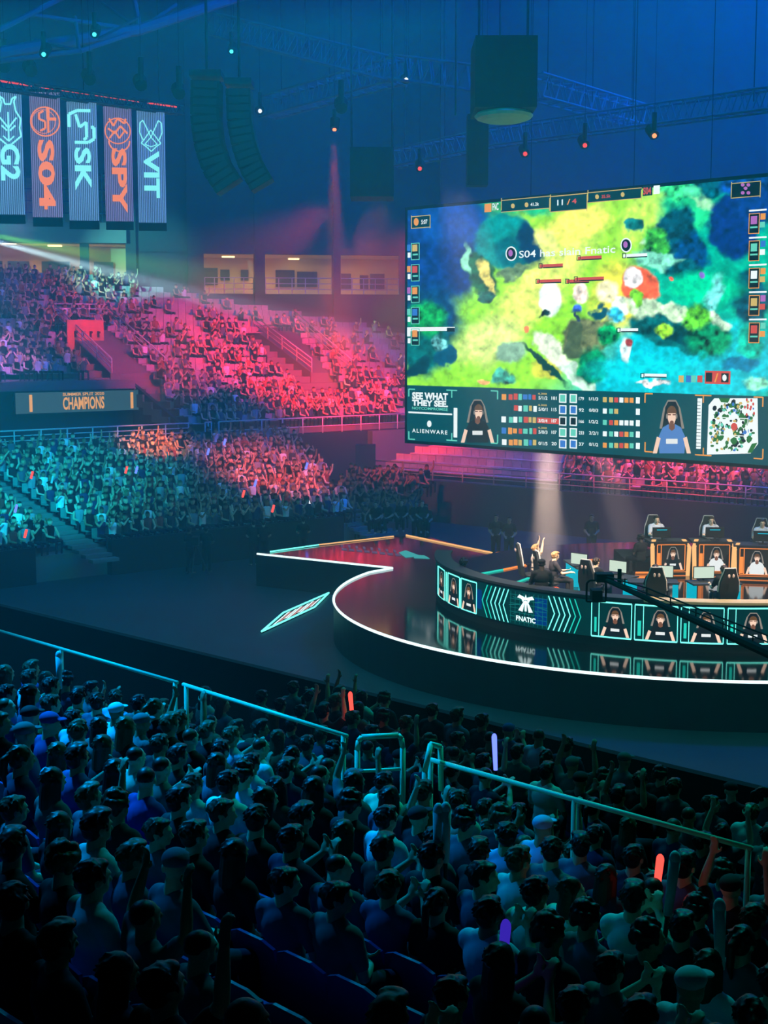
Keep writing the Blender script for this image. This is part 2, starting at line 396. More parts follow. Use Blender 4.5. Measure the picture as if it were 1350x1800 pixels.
g.hexa([PL(-6, -.25, 0), PL(AW-3, -.25, 0), PL(AW-3, .1, 0), PL(-6, .1, 0)], [PL(-6, -.25, 1.3), PL(AW-3, -.25, 1.3), PL(AW-3, .1, 1.3), PL(-6, .1, 1.3)])
struct(g.build('wall_lower_tier', 'black_fabric'))
# wall under the walkway behind the lower tier
g = MB(); g.hexa([PL(-8, 11.6, 0), PL(28, 11.6, 0), PL(28, 11.8, 0), PL(-8, 11.8, 0)], [PL(-8, 11.6, 3.5), PL(28, 11.6, 3.5), PL(28, 11.8, 3.5), PL(-8, 11.8, 3.5)])
struct(g.build('wall_behind_lower_tier', 'dark_wall'))
# aisle stairs in the tiers (pale treads)
def stairs(name, P, a0, a1, q0, q1, slope, z0, label, dq=0.4, pl=True, skew=0.0):
    g = MB(); n = int((q1-q0)/dq)
    for i in range(n):
        q = q0+dq*i; z = z0+slope*q; s_ = skew*q
        g.hexa([P(a0+s_, q, z-.12), P(a1+s_, q, z-.12), P(a1+s_, q+.34, z-.12), P(a0+s_, q+.34, z-.12)], [P(a0+s_, q, z), P(a1+s_, q, z), P(a1+s_, q+.34, z), P(a0+s_, q+.34, z)])
    return tag(g.build(name, 'concrete'), label, 'stairs', 'aisle stairs of the stands')
stairs('aisle_stairs', PL, AW-1.5, AW-.45, -1.6, 11, LS, 1.22, 'pale aisle steps climbing the blue lit lower stand at left', 0.5)
stairs('aisle_stairs', PL, AE+.4, AE+2.2, -1.2, 3, 0.3, 0.9, 'red lit steps at the right end of the lower stand', 0.4)

# ------------------------------------------------------------------ railings
def railing(pts, h, rails, npost, name='guard_railing', label='', r=0.03, m='rail', cat='railing', group=None, endposts=True, under=0.0):
    c = pts[0]; root = empty(name, c); f = local(root); tag(root, label, cat, group)
    for k, hh in enumerate(rails):
        g = MB(); P = [f((p[0], p[1], p[2]+hh)) for p in pts]
        g.path(P, r if k == 0 else r*.7, 8); g.build('top_rail' if k == 0 else 'rail', m, root, True)
    # posts spaced along the polyline
    L = [0]
    for a, b in zip(pts[:-1], pts[1:]): L.append(L[-1]+(Vector(b)-Vector(a)).length)
    for k in range(npost):
        d = L[-1]*k/(npost-1)
        i = max(j for j in range(len(L)) if L[j] <= d+1e-6); i = min(i, len(pts)-2)
        t = (d-L[i])/(L[i+1]-L[i]); p = Vector(pts[i]).lerp(Vector(pts[i+1]), t)
        MB().bar(f((p.x, p.y, p.z-under)), f((p.x, p.y, p.z+h)), r*.9).build('post', m, root, True)
    return root
def PUs(a, q, z): return PU(a, q, z)
ag = a_for_px(332, 0)
railing([PU(-7, 0, 3.7), PU(ag, 0, 3.7)], .95, (.95, .72, .5, .28), 14, label='white guard railing along the walkway under the champions board', r=.035)
railing([PU(a_for_px(361, 0), 0, 3.7), PU(a_for_px(372, 0), 0, 3.7)], .95, (.95, .6, .3), 3, label='short orange lit railing section right of the long walkway railing', r=.035)
railing([PU(a_for_px(385, 0), 0, 3.7), PU(a_for_px(715, 0), 0, 3.7), PU(a_for_px(760, 0), 0, 3.7)], .95, (.95, .5, .1), 12, label='long red lit railing at the foot of the upper red stand', r=.035)
# right block railing
railing([PC(0, 0, 1.95), PC(30, 0, 1.95)], .75, (.75, .5, .25), 18, label='long pale railing along the stand below the big screen', r=.035)
# portals: mouths in the upper tier with sloping railings
def portal(x0, x1, xm, q0, q1, lab, wall=True, signs=False):
    """mouth between columns a0..a1 from q0 (front, low) to q1 (back, high)"""
    zf = 3.7+.43*q0; zb = 3.7+.43*q1
    return
def upx(px, py):            # picture point -> column, row on the upper rake
    # plane z = 3.7+.43 q
    N = np.array([-.43*TN[0], -.43*TN[1], 1.0]); P0 = (T0[0], T0[1], 3.7)
    p = onplane(px, py, P0, N); d = p[:2]-T0; return float(d@TD), float(d@TN)
def vomitory(back_l, back_r, front_r, front_l, lab, labr, labl, labb):
    A = [upx(*p) for p in (back_l, back_r, front_r, front_l)]
    (al, ql), (ar, qr), (fr, qfr), (fl, qfl) = A
    # side walls: slabs standing above the rake along both edges and a lit inner back wall
    up = lambda a, q, h: Vector(PU(a, q, 3.7+.43*q+h))
    g = MB()
    for a0, q0, a1, q1 in ((al, ql, fl, qfl), (ar, qr, fr, qfr)):
        g.hexa([up(a0-.08, q0, -.8), up(a0+.08, q0, -.8), up(a1+.08, q1, -.8), up(a1-.08, q1, -.8)], [up(a0-.08, q0, .45), up(a0+.08, q0, .45), up(a1+.08, q1, .45), up(a1-.08, q1, .45)])
    g.hexa([up(al, ql-.1, -.8), up(ar, qr-.1, -.8), up(ar, qr+.1, -.8), up(al, ql+.1, -.8)], [up(al, ql-.1, .5), up(ar, qr-.1, .5), up(ar, qr+.1, .5), up(al, ql+.1, .5)])
    # the ramp deck itself
    g.hexa([up(al, ql, -.5), up(ar, qr, -.5), up(fr, qfr, -.5), up(fl, qfl, -.5)], [up(al, ql, .40), up(ar, qr, .40), up(fr, qfr, .40), up(fl, qfl, .40)])
    struct(g.build('wall_portal', 'concrete'))
    railing([up(al, ql, .45), up(fl, qfl, .45)], .75, (.75, .5, .25), 5, label=labl, r=.035)
    railing([up(ar, qr, .45), up(fr, qfr, .45)], .75, (.75, .5, .25), 5, label=labr, r=.035)
    if labb: railing([up(al, ql, .5), up(ar, qr, .5)], .75, (.75, .5, .25), 4, label=labb, r=.035)
vomitory((97, 575), (187, 575), (290, 668), (197, 672), '', 'sloping railing right of the numbered stand entrance', 'sloping railing left of the numbered stand entrance', 'level railing above the numbered stand entrance')
vomitory((446, 590), (515, 580), (617, 668), (548, 668), '', 'sloping railing right of the second stand entrance', 'sloping railing left of the second stand entrance', None)
# entrance sign wall "0 0 0" digits are unreadable dark figures
aS, qS = upx(155, 612)
sp = empty('entrance_wall', PU(aS, qS, 3.7+.43*qS)); tag(sp, 'orange lit entrance wall with dark figures between sloping railings', 'sign')
f = local(sp)
g = MB(); g.hexa([f(PU(aS-1.2, qS, 5.2+.43*(qS-4))), f(PU(aS+.95, qS, 5.2+.43*(qS-4))), f(PU(aS+.95, qS+.1, 5.2+.43*(qS-4))), f(PU(aS-1.2, qS+.1, 5.2+.43*(qS-4)))],
          [f(PU(aS-1.2, qS, 6.9+.43*(qS-4))), f(PU(aS+.95, qS, 6.9+.43*(qS-4))), f(PU(aS+.95, qS+.1, 6.9+.43*(qS-4))), f(PU(aS-1.2, qS+.1, 6.9+.43*(qS-4)))])
g.build('panel', mat('entrance_orange', (215, 130, 90), .8), sp)
g = MB()
for k in range(4):
    g.box(f(PU(aS-.75+.45*k, qS-.03, 6.15+.43*(qS-4))), (.12, .02, .32), rz=math.atan2(TD[1], TD[0]))
    g.box(f(PU(aS-.68+.45*k, qS-.03, 6.25+.43*(qS-4))), (.12, .02, .1), rz=math.atan2(TD[1], TD[0]))
g.build('figures', 'black', sp)

# ------------------------------------------------------------------ champions LED board
def board_point(px, py): return onplane(px, py, (*(T0+TN*5.2), 5), np.array([TN[0], TN[1], 0]))
bl, br = board_point(27, 708), board_point(255, 707)
ub = Vector((br[0]-bl[0], br[1]-bl[1], 0)); BW = ub.length; ub.normalize(); nb = Vector((-TN[0], -TN[1], 0))
zt, zb = board_point(27, 691)[2], board_point(27, 728)[2]
bo = empty('led_board', ((bl[0]+br[0])/2, (bl[1]+br[1])/2, zb)); tag(bo, 'wide grey LED board with orange CHAMPIONS lettering below the upper stand', 'display board')
def BP(u, v, d=0.0): return ub*(u*BW/2)+Vector((0, 0, v*(zt-zb)))+nb*d
g = MB(); g.hexa([BP(-1.02, -.04, -.15), BP(1.02, -.04, -.15), BP(1.02, -.04, 0), BP(-1.02, -.04, 0)], [BP(-1.02, 1.04, -.15), BP(1.02, 1.04, -.15), BP(1.02, 1.04, 0), BP(-1.02, 1.04, 0)])
g.build('frame', 'black', bo)
MB().quad(BP(-1, 0, .01), BP(1, 0, .01), BP(1, 1, .01), BP(-1, 1, .01)).build('display_panel', emit('board_grey', (58, 88, 98), 1.0), bo)
g = MB()
def put_text(g, P, body, u0, u1, v0, v1, d, off=0.02, sh=0, fit=True, space=1.0):
    V, Fc = text_mesh(body, 1.0, off, sh=sh, space=space)
    xs = [p[0] for p in V]; ys = [p[1] for p in V]
    a, b, c_, e = min(xs), max(xs), min(ys), max(ys)
    g.add([P(u0+(x-a)/(b-a)*(u1-u0), v0+(y-c_)/(e-c_)*(v1-v0), d) for x, y in V], Fc)
put_text(g, BP, 'CHAMPIONS', -.30, .34, .12, .74, .02, .03)
put_text(g, BP, 'SUMMER SPLIT 2020', -.30, .34, .80, .95, .02, .02)
g.quad(BP(-.80, .08, .02), BP(-.755, .08, .02), BP(-.755, .9, .02), BP(-.80, .9, .02)); g.quad(BP(.76, .08, .02), BP(.805, .08, .02), BP(.805, .9, .02), BP(.76, .9, .02))
g.build('lettering', emit('board_orange', (245, 170, 95), 1.1), bo)

# ------------------------------------------------------------------ far seats and far spectators (beyond counting: one mesh each)
def low_seat():
    V = []; Fc = []
    def bx(x0, x1, y0, y1, z0, z1):
        o = len(V); V.extend([(x, y, z) for z in (z0, z1) for x, y in ((x0, y0), (x1, y0), (x1, y1), (x0, y1))])
        Fc.extend([tuple(i+o for i in q) for q in ((3, 2, 1, 0), (4, 5, 6, 7), (0, 1, 5, 4), (1, 2, 6, 5), (2, 3, 7, 6), (3, 0, 4, 7))])
    bx(-.24, .24, -.05, .35, .38, .43); bx(-.235, .235, .33, .38, .40, .74)
    return np.array(V), Fc
def low_person(arms):
    g = MB()
    g.ell((0, .08, 1.12), (.095, .11, .135), 8, 6)       # head
    nh = len(g.v)
    # torso as stacked rings
    rings = [(.42, .17, .13), (.62, .16, .12), (.85, .20, .12), (.96, .19, .10), (1.0, .07, .07)]
    o = len(g.v); V = []
    for z, rx, ry in rings:
        for i in range(8):
            t = 2*math.pi*i/8; V.append((rx*math.cos(t), .1+ry*math.sin(t), z))
    Fc = [(j*8+i, j*8+(i+1) % 8, (j+1)*8+(i+1) % 8, (j+1)*8+i) for j in range(4) for i in range(8)]
    g.add(V, Fc)
    nt = len(g.v)
    for sx in (-1, 1):
        g.bar((sx*.09, .05, .48), (sx*.12, -.38, .48), .075, 6, r2=.055); g.bar((sx*.12, -.38, .48), (sx*.12, -.36, .05), .05, 6, r2=.04)
    nl = len(g.v)
    if arms == 0:
        for sx in (-1, 1): g.bar((sx*.2, .08, .92), (sx*.25, -.05, .66), .045, 5); g.bar((sx*.25, -.05, .66), (sx*.1, -.28, .6), .04, 5, r2=.03)
    elif arms == 1:
        for sx in (-1, 1): g.bar((sx*.2, .08, .92), (sx*.25, -.12, .85), .045, 5); g.bar((sx*.25, -.12, .85), (sx*.08, -.22, 1.1), .04, 5, r2=.03)
    else:
        g.bar((.2, .08, .92), (.28, -.02, 1.15), .045, 5); g.bar((.28, -.02, 1.15), (.24, -.08, 1.42), .04, 5, r2=.035); g.bar((-.2, .08, .92), (-.25, -.05, .66), .045, 5); g.bar((-.25, -.05, .66), (-.1, -.28, .6), .04, 5)
    V = np.array(g.v); part = np.zeros(len(V), int); part[nh:nt] = 1; part[nt:nl] = 2; part[nl:] = 3
    # hair: the rear/top of the head
    hd = (np.arange(len(V)) < nh) & ((V[:, 2] > 1.16) | (V[:, 1] > .1)); part[hd] = 4
    return V, g.f, part
PER = [low_person(k) for k in range(3)]
ST = low_seat()
def bulk(name, items, mat_):
    """items: list of (V, F, colours per vertex, yaw, location, scale)"""
    Vs, Fs, Cs = [], [], []; o = 0
    for V, Fc, C, yaw, loc, sc in items:
        c_, s_ = math.cos(yaw), math.sin(yaw)
        P = V*sc; X = P[:, 0]*c_-P[:, 1]*s_+loc[0]; Y = P[:, 0]*s_+P[:, 1]*c_+loc[1]; Z = P[:, 2]+loc[2]
        Vs.append(np.c_[X, Y, Z]); Cs.append(C); Fs.extend([tuple(i+o for i in f_) for f_ in Fc]); o += len(V)
    me = bpy.data.meshes.new(name); me.from_pydata(np.vstack(Vs).tolist(), [], Fs)
    ca = me.color_attributes.new('Col', 'FLOAT_COLOR', 'POINT'); C = np.vstack(Cs); C = np.c_[C, np.ones(len(C))].astype(np.float32)
    ca.data.foreach_set('color', C.ravel()); me.materials.append(M[mat_]); me.update()
    o_ = bpy.data.objects.new(name, me); COL.objects.link(o_); return o_
SK = [lin(c_) for c_ in ((225, 180, 150), (205, 160, 130), (170, 120, 95), (235, 195, 170))]
SHc = [lin(c_) for c_ in ((235, 235, 235), (30, 32, 38), (25, 25, 28), (60, 62, 70), (90, 95, 110), (28, 30, 36), (140, 145, 155), (150, 60, 55), (40, 50, 90), (20, 22, 26))]
HRc = [lin(c_) for c_ in ((18, 14, 12), (35, 24, 18), (60, 42, 28), (12, 12, 14), (120, 95, 60))]
seats, folk = [], []
yawT = math.atan2(TD[1], TD[0])
Vs_, Fs_ = ST
def put(P, a, q, z, yaw, fill, seatcol=(180, 172, 172)):
    seats.append((Vs_, Fs_, np.tile(np.array(lin(seatcol))*rng.uniform(.8, 1.05), (len(Vs_), 1)), yaw, P(a, q+.2, z), 1.0))
    if rng.random() < fill:
        V, Fc, part = PER[rng.choice([0, 0, 0, 1, 1, 2])]
        cols = np.array([SK[rng.integers(4)], SHc[rng.integers(10)], lin((30, 34, 50)), SK[rng.integers(4)], HRc[rng.integers(5)]])
        folk.append((V, Fc, cols[part], yaw+rng.uniform(-.35, .35), P(a+rng.uniform(-.05, .05), q+.22, z), rng.uniform(.93, 1.05)))
def inpoly(px, py, poly):
    c_ = False; j = len(poly)-1
    for i in range(len(poly)):
        xi, yi = poly[i]; xj, yj = poly[j]
        if (yi > py) != (yj > py) and px < (xj-xi)*(py-yi)/(yj-yi)+xi: c_ = not c_
        j = i
    return c_
VOM = [[(90, 560), (195, 560), (310, 690), (190, 690)], [(430, 575), (520, 570), (632, 690), (545, 695)]]
# upper tier
for i in range(23):
    q = 0.6+.8*i; z = 3.7+.43*(q+.4)
    a0 = -7 if q > 5.9 else AS+.7
    a = a0
    while a < 36:
        px, py = proj(PU(a, q, z+.8))
        if -15 < px < 725 and q < qmax(a)-.3 and not any(inpoly(px, py, v) for v in VOM) and (q > 5.8 or a > AS+.5):
            f_ = 0.9
            if px > 250: f_ = np.interp(py, [500, 560, 640, 690], [.12, .25, .6, .88])
            if px > 600: f_ = np.interp(py, [600, 680, 720], [.15, .55, .75])
            if px < 250: f_ = np.interp(py, [480, 520, 560, 620], [.75, .65, .6, .9])
            put(PU, a, q, z, yawT, f_)
        a += .5
# lower tier
for i in range(14):
    q = .1+.8*i; z = .9+LS*q; a = -6
    while a < aend(q)+1:
        px, py = proj(PL(a, q, z+.8))
        if -15 < px < 700 and not (AW-1.8 < a < AW-.1):
            put(PL, a, q, z, yawT, .93, (120, 150, 150))
        a += .5
# right block under the screen
yawC = math.atan2(CD[1], CD[0])
for i in range(14):
    q = .3+.8*i; z = 1.75+.42*q; a = max(0.2, .68*(q-1.2)+.3)
    while a < 24:
        px, py = proj(PC(a, q, z+.8))
        if px < 1365:
            f_ = 0.0 if px < 985 else .92
            put(PC, a, q, z, yawC, f_, (215, 205, 205))
        a += .5
# standing/sitting folk right of the lower tier
for k in range(70):
    px, py = rng.uniform(602, 760), rng.uniform(935, 950)
    if px > 700 and rng.random() < .6: continue
    Yd = rng.uniform(58, 64); p = atY(px, 900, Yd)
    V, Fc, part = PER[rng.integers(3)]; cols = np.array([SK[2], SHc[[1, 2, 3, 9][rng.integers(4)]], lin((20, 22, 30)), SK[2], HRc[0]])
    folk.append((V, Fc, cols[part], yawT+rng.uniform(-.5, .5), (p[0], p[1], .2+max(0, (Yd-58)*.25)), 1.05))
tag(bulk('stand_seats', seats, 'seats'), 'pale plastic seats filling the far stands around the hall', 'seats', kind='stuff')
tag(bulk('spectator_crowd', folk, 'crowd'), 'mass of spectators seated in the coloured light of the far stands', 'crowd', kind='stuff')
print('far seats', len(seats), 'far people', len(folk))

# ------------------------------------------------------------------ the stage
def circ(r, deg, z=0): t = math.radians(deg); return (CX+r*math.cos(t), CY+r*math.sin(t), z)
arc = [circ(RS, d_) for d_ in np.linspace(149, 391, 90)]
tip = onz(450, 975, Zs); tip2 = onz(475, 971, Zs); bk1 = onz(712, 942, Zs); bk2 = onz(745, 942, Zs); nk = onz(865, 973, Zs)
outline = [tuple(tip), tuple(onz(690, 1000, Zs))]+[(x, y, Zs) for x, y, z in arc]+[(21, 46, Zs), (23, 49.5, Zs), (14, 50.4, Zs), (4.4, 48.8, Zs), tuple(nk), tuple(bk2), tuple(bk1), tuple(tip2)]
outline = [(p[0], p[1]) for p in outline]
g = MB(); n = len(outline)
g.add([(x, y, Zs) for x, y in outline], [tuple(range(n))])
stg = g.build('stage', 'stage'); stg.location = (0, 0, 0)
tag(stg, 'black glossy star shaped stage with glowing edge', 'stage')
g = MB(); g.add([(x, y, 0) for x, y in outline]+[(x, y, Zs) for x, y in outline], [(i, (i+1) % n, n+(i+1) % n, n+i) for i in range(n)])
g.build('stage_skirt', 'stage_side', stg)
def strip(pts, m, r=.035, name='edge_light', parent=None, dz=.03):
    g = MB(); g.path([(p[0], p[1], p[2]+dz) for p in pts], r, 6); return g.build(name, m, parent)
A3 = [(x, y, Zs) for x, y, z in arc]
strip([onz(452, 975, Zs), onz(690, 1000, Zs)]+A3[2:], 'led_white', .036, parent=stg)
strip([onz(475, 971, Zs), onz(560, 959, Zs)], 'led_cyan', .026, parent=stg)
strip([onz(560, 959, Zs), onz(692, 944, Zs)], 'led_peach', .025, parent=stg)
strip([onz(714, 942, Zs), onz(865, 973, Zs)], 'led_peach', .03, parent=stg)
strip([onz(872, 973, Zs), onz(982, 964.5, Zs)], 'led_orange', .026, parent=stg)
strip([onz(988, 964, Zs), onz(1055, 961.5, Zs)], 'led_orange', .03, parent=stg)
# flat lettering decal on the wing
def floor_pt(z): return lambda px, py: onz(px, py, z)
dec = MB(); c0 = onz(665, 969, Zs); du = Vector(onz(742, 978, Zs)-onz(588, 962, Zs)); dv = Vector(onz(640, 958, Zs)-onz(652, 972, Zs)); du3 = du
Pd = lambda u, v, d: Vector(c0)+du3*(u/2)*0.95+dv*(v/2)*.9+Vector((0, 0, .012))
for k in range(8):
    u_ = -.95+.185*k; dec.quad(Pd(u_, -.8, 0), Pd(u_+.13, -.8, 0), Pd(u_+.16, -.2, 0), Pd(u_+.03, -.2, 0)); dec.quad(Pd(u_+.04, .1, 0), Pd(u_+.10, .1, 0), Pd(u_+.14, .9, 0), Pd(u_+.08, .9, 0))
dec.build('floor_graphic', emit('decal_violet', (120, 100, 140), .6), stg)
dec = MB(); dec.quad(Pd(.55, -1.1, 0), Pd(1.0, -.2, 0), Pd(.75, 1.1, 0), Pd(.5, .2, 0)); dec.quad(Pd(.75, -1, 0), Pd(1.15, -.7, 0), Pd(1.1, .1, 0), Pd(.85, 0, 0))
dec.build('floor_emblem', emit('decal_cyan', (70, 170, 170), 1), stg)
# lit logo panel lying on the arena floor beside the stage
lp = [onz(460, 1111, .05), onz(498, 1078, .05), onz(578, 1043, .05), onz(553, 1068, .05)]
lc = sum((Vector(p) for p in lp), Vector())/4; lo = empty('floor_logo', (lc.x, lc.y, 0)); tag(lo, 'slanted glowing logo panel lying on the arena floor beside the stage curve', 'floor logo')
f = local(lo); P4 = [f(p) for p in lp]
g = MB(); g.hexa([p-Vector((0, 0, .045)) for p in P4], [p-Vector((0, 0, .02)) for p in P4]); g.build('base_panel', 'black', lo)
g = MB()
for i in range(4): g.bar(P4[i]+Vector((0, 0, .02)), P4[(i+1) % 4]+Vector((0, 0, .02)), .03)
g.build('edge_light', 'led_cyan', lo)
g = MB(); gr = MB()
for k in range(9):
    a = .12+.085*k; b_ = a+.06
    def LP(s, t): return (P4[0].lerp(P4[3], s)).lerp(P4[1].lerp(P4[2], s), t)+Vector((0, 0, .01))
    h0 = .18+.05*(k % 3); h1 = .85-.06*((k*2) % 3)
    (g if k % 3 != 1 else gr).quad(LP(a, h0), LP(b_, h0), LP(b_+.03, h1), LP(a+.03, h1))
    gr.quad(LP(a, .12), LP(b_+.02, .12), LP(b_+.02, .16), LP(a, .16))
g.build('lettering', 'led_white', lo); gr.build('lettering', emit('logo_pink', (235, 150, 140), 1), lo)

# ------------------------------------------------------------------ podium with curved LED wall
pod = empty('player_podium', (CX, CY, Zs)); tag(pod, 'round player podium with a curved LED wall on the glossy stage', 'podium'); fp = local(pod)
DEG = np.linspace(170, 372, 100)
def ringwall(r0, r1, z0, z1, deg=DEG):
    g = MB(); V = []; Fc = []
    for d_ in deg:
        for r, z in ((r0, z0), (r1, z0), (r1, z1), (r0, z1)): V.append(fp(circ(r, d_, z)))
    for i in range(len(deg)-1):
        for k in range(4): Fc.append((i*4+k, i*4+(k+1) % 4, (i+1)*4+(k+1) % 4, (i+1)*4+k))
    Fc += [(0, 1, 2, 3), tuple(len(V)-4+k for k in (3, 2, 1, 0))]
    return g.add(V, Fc)
ringwall(6.85, 7.22, Zs, 2.27).build('wall_core', 'black', pod)
ringwall(6.80, 7.28, 2.27, 2.33, np.linspace(170, 250, 50)).build('cap_rail', 'charcoal', pod)
ringwall(6.80, 7.28, 2.27, 2.33, np.linspace(250, 372, 60)).build('cap_rail', 'wood', pod)
g = MB(); N_ = 72; g.add([fp(circ(6.86, 360*i/N_, 1.12)) for i in range(N_)]+[fp(circ(6.86, 360*i/N_, 1.75)) for i in range(N_)], [tuple(range(N_, 2*N_))]+[(i, (i+1) % N_, N_+(i+1) % N_, N_+i) for i in range(N_)])
g.build('inner_floor', 'stage', pod)
def led_wall(d0, d1): return ringwall(7.22, 7.235, 1.31, 2.21, np.linspace(d0, d1, 90))
led_wall(172, 371).build('display_panel', 'led_dark', pod)
def deg_for_px(px, z=1.76):
    lo, hi = 181.0, 290.0           # front-left side, px grows with the angle
    for _ in range(40):
        mid = (lo+hi)/2
        if proj(circ(7.24, mid, z))[0] < px: lo = mid
        else: hi = mid
    return lo
LZ0, LZ1 = 1.33, 2.19
def CW(px):                         # mapping (x in picture px along the wall, v 0..1) -> point on the curved wall
    return deg_for_px(px)
DEGC = {}
def LW(px, v, d=0.0):
    k = round(px, 1)
    if k not in DEGC: DEGC[k] = deg_for_px(px)
    return fp(circ(7.24+.004+d, DEGC[k], LZ0+v*(LZ1-LZ0)))
def lline(g, pts, wpx=1.6, wv=.022, d=.004):
    for (x0, v0), (x1, v1) in zip(pts[:-1], pts[1:]):
        if abs(v1-v0) < .08:
            n = max(1, int(abs(x1-x0)/12))
            for i in range(n):
                xa, xb = x0+(x1-x0)*i/n, x0+(x1-x0)*(i+1)/n
                va, vb = v0+(v1-v0)*i/n, v0+(v1-v0)*(i+1)/n
                g.quad(LW(xa, va-wv, d), LW(xb, vb-wv, d), LW(xb, vb+wv, d), LW(xa, va+wv, d))
        else:
            g.quad(LW(x0-wpx/2, v0, d), LW(x0+wpx/2, v0, d), LW(x1+wpx/2, v1, d), LW(x1-wpx/2, v1, d))
def frame(g, x0, x1, v0=.0, v1=1.0, w=1.6):
    lline(g, [(x0, v0), (x0, v1)], w); lline(g, [(x1, v0), (x1, v1)], w); lline(g, [(x0, v0), (x1, v0)]); lline(g, [(x0, v1), (x1, v1)])
# portraits: flat polygons shown on displays
P_SKIN = emit('screen_skin', (255, 215, 190), 1.1); P_HAIR = emit('screen_hair', (110, 75, 45), 1); P_DARK = emit('screen_jersey_dark', (22, 30, 36), 1)
P_WHITE = emit('screen_white', (235, 240, 240), 1.1); P_BLUE = emit('screen_jersey_blue', (90, 140, 210), 1); P_GREY = emit('screen_chair_grey', (150, 140, 130), 1); P_SHADE = emit('screen_skin_shadow', (130, 85, 65), 1)
PMATS = [P_SKIN, P_HAIR, P_DARK, P_WHITE, P_BLUE, P_GREY, P_SHADE]
def disc(g, Pf, cu, cv, ru, rv, d, mi, n=14, rot=0.0, a0=0, a1=360):
    V = []
    for i in range(n+1 if a1-a0 < 360 else n):
        t = math.radians(a0+(a1-a0)*i/n); x, y = ru*math.cos(t), rv*math.sin(t)
        V.append(Pf(cu+x*math.cos(rot)-y*math.sin(rot), cv+x*math.sin(rot)+y*math.cos(rot), d))
    g.add(V, [tuple(range(len(V)))], mi)
def poly(g, Pf, pts, d, mi): g.add([Pf(u, v, d) for u, v in pts], [tuple(range(len(pts)))], mi)
def portrait(Pf, jersey=2, hair=1, tilt=0.0, chair=5):
    """Pf(u,v,d): u in -.5...5, v 0..1; head near v .72"""
    g = MB()
    poly(g, Pf, [(-.27, .42), (-.2, .8), (-.1, .93), (.1, .93), (.2, .8), (.27, .42), (.18, .5), (-.18, .5)], .002, 2)     # dark chair
    for s_ in (-1, 1): poly(g, Pf, [(s_*.30, .44), (s_*.205, .80), (s_*.16, .80), (s_*.235, .44)][::s_], .004, chair)
    poly(g, Pf, [(-.205, .80), (-.10, .95), (.10, .95), (.205, .80), (.17, .80), (.09, .92), (-.09, .92), (-.17, .80)], .0045, chair)
    poly(g, Pf, [(-.3, 0), (-.33, .28), (-.22, .46), (-.08, .52), (.08, .52), (.22, .46), (.33, .28), (.3, 0)], .004, jersey)
    poly(g, Pf, [(-.46, 0), (-.36, .3), (-.27, .27), (-.36, 0)], .005, 0); poly(g, Pf, [(.46, 0), (.36, .3), (.27, .27), (.36, 0)], .005, 0)
    poly(g, Pf, [(-.07, .44), (-.07, .58), (.07, .58), (.07, .44), (0, .40)], .006, 6)
    disc(g, Pf, tilt, .66, .10, .155, .008, 0)
    disc(g, Pf, tilt, .73, .115, .115, .010, hair, a0=-8, a1=188); disc(g, Pf, tilt, .545, .05, .04, .010, 6)
    for s_ in (-1, 1): disc(g, Pf, tilt+s_*.115, .66, .022, .05, .012, 5)
    poly(g, Pf, [(tilt-.10, .70), (tilt-.02, .70), (tilt-.02, .675), (tilt-.10, .675)], .011, 6); poly(g, Pf, [(tilt+.10, .70), (tilt+.02, .70), (tilt+.02, .675), (tilt+.10, .675)], .011, 6)
    poly(g, Pf, [(tilt-.045, .57), (tilt+.045, .57), (tilt+.03, .555), (tilt-.03, .555)], .011, 6)
    poly(g, Pf, [(-.14, .17), (.14, .17), (.14, .26), (-.14, .26)], .007, 3)
    return g
def wallport(x0, x1, parent, **k):
    Pf = lambda u, v, d: LW((x0+x1)/2+u*(x1-x0), max(0.03, min(.97, .03+v*.9)), d)
    return portrait(Pf, **k).build('player_portrait', PMATS, parent)
gt, gc = MB(), MB()
for x0, x1 in ((771, 782), (788, 808), (811, 838)): frame(gc, x0, x1, .02, .98, 1.3)
for x in (770, 784.5, 786, 809.5): lline(gc, [(x, .02), (x, .98)], 1.0)
wallport(771, 782, pod, hair=1); wallport(788, 808, pod, hair=1); wallport(811, 838, pod, hair=1)
gch, gcht = MB(), MB()
for k in range(6):
    x = 848+7.4*k; lline(gcht if k < 2 else gch, [(x+9, 1.0), (x, .5), (x+9, 0.0)], 1.8)
    x = 964+9.2*k; lline(gcht if k > 3 else gch, [(x, 1.0), (x+11, .5), (x, 0.0)], 2.0)
P7 = [(1040, 1053, 1110), (1116, 1131, 1191), (1197, 1211, 1272), (1279, 1293, 1354)]
for a, b, c in P7:
    frame(gc, a, c, .0, 1.0, 1.5); lline(gc, [(b, 0), (b, 1)], 1.3)
    wallport(b+1, c-1, pod, hair=1)
    gt.quad(LW(a+5, .12, .004), LW(b-4, .12, .004), LW(b-4, .55, .004), LW(a+5, .55, .004))
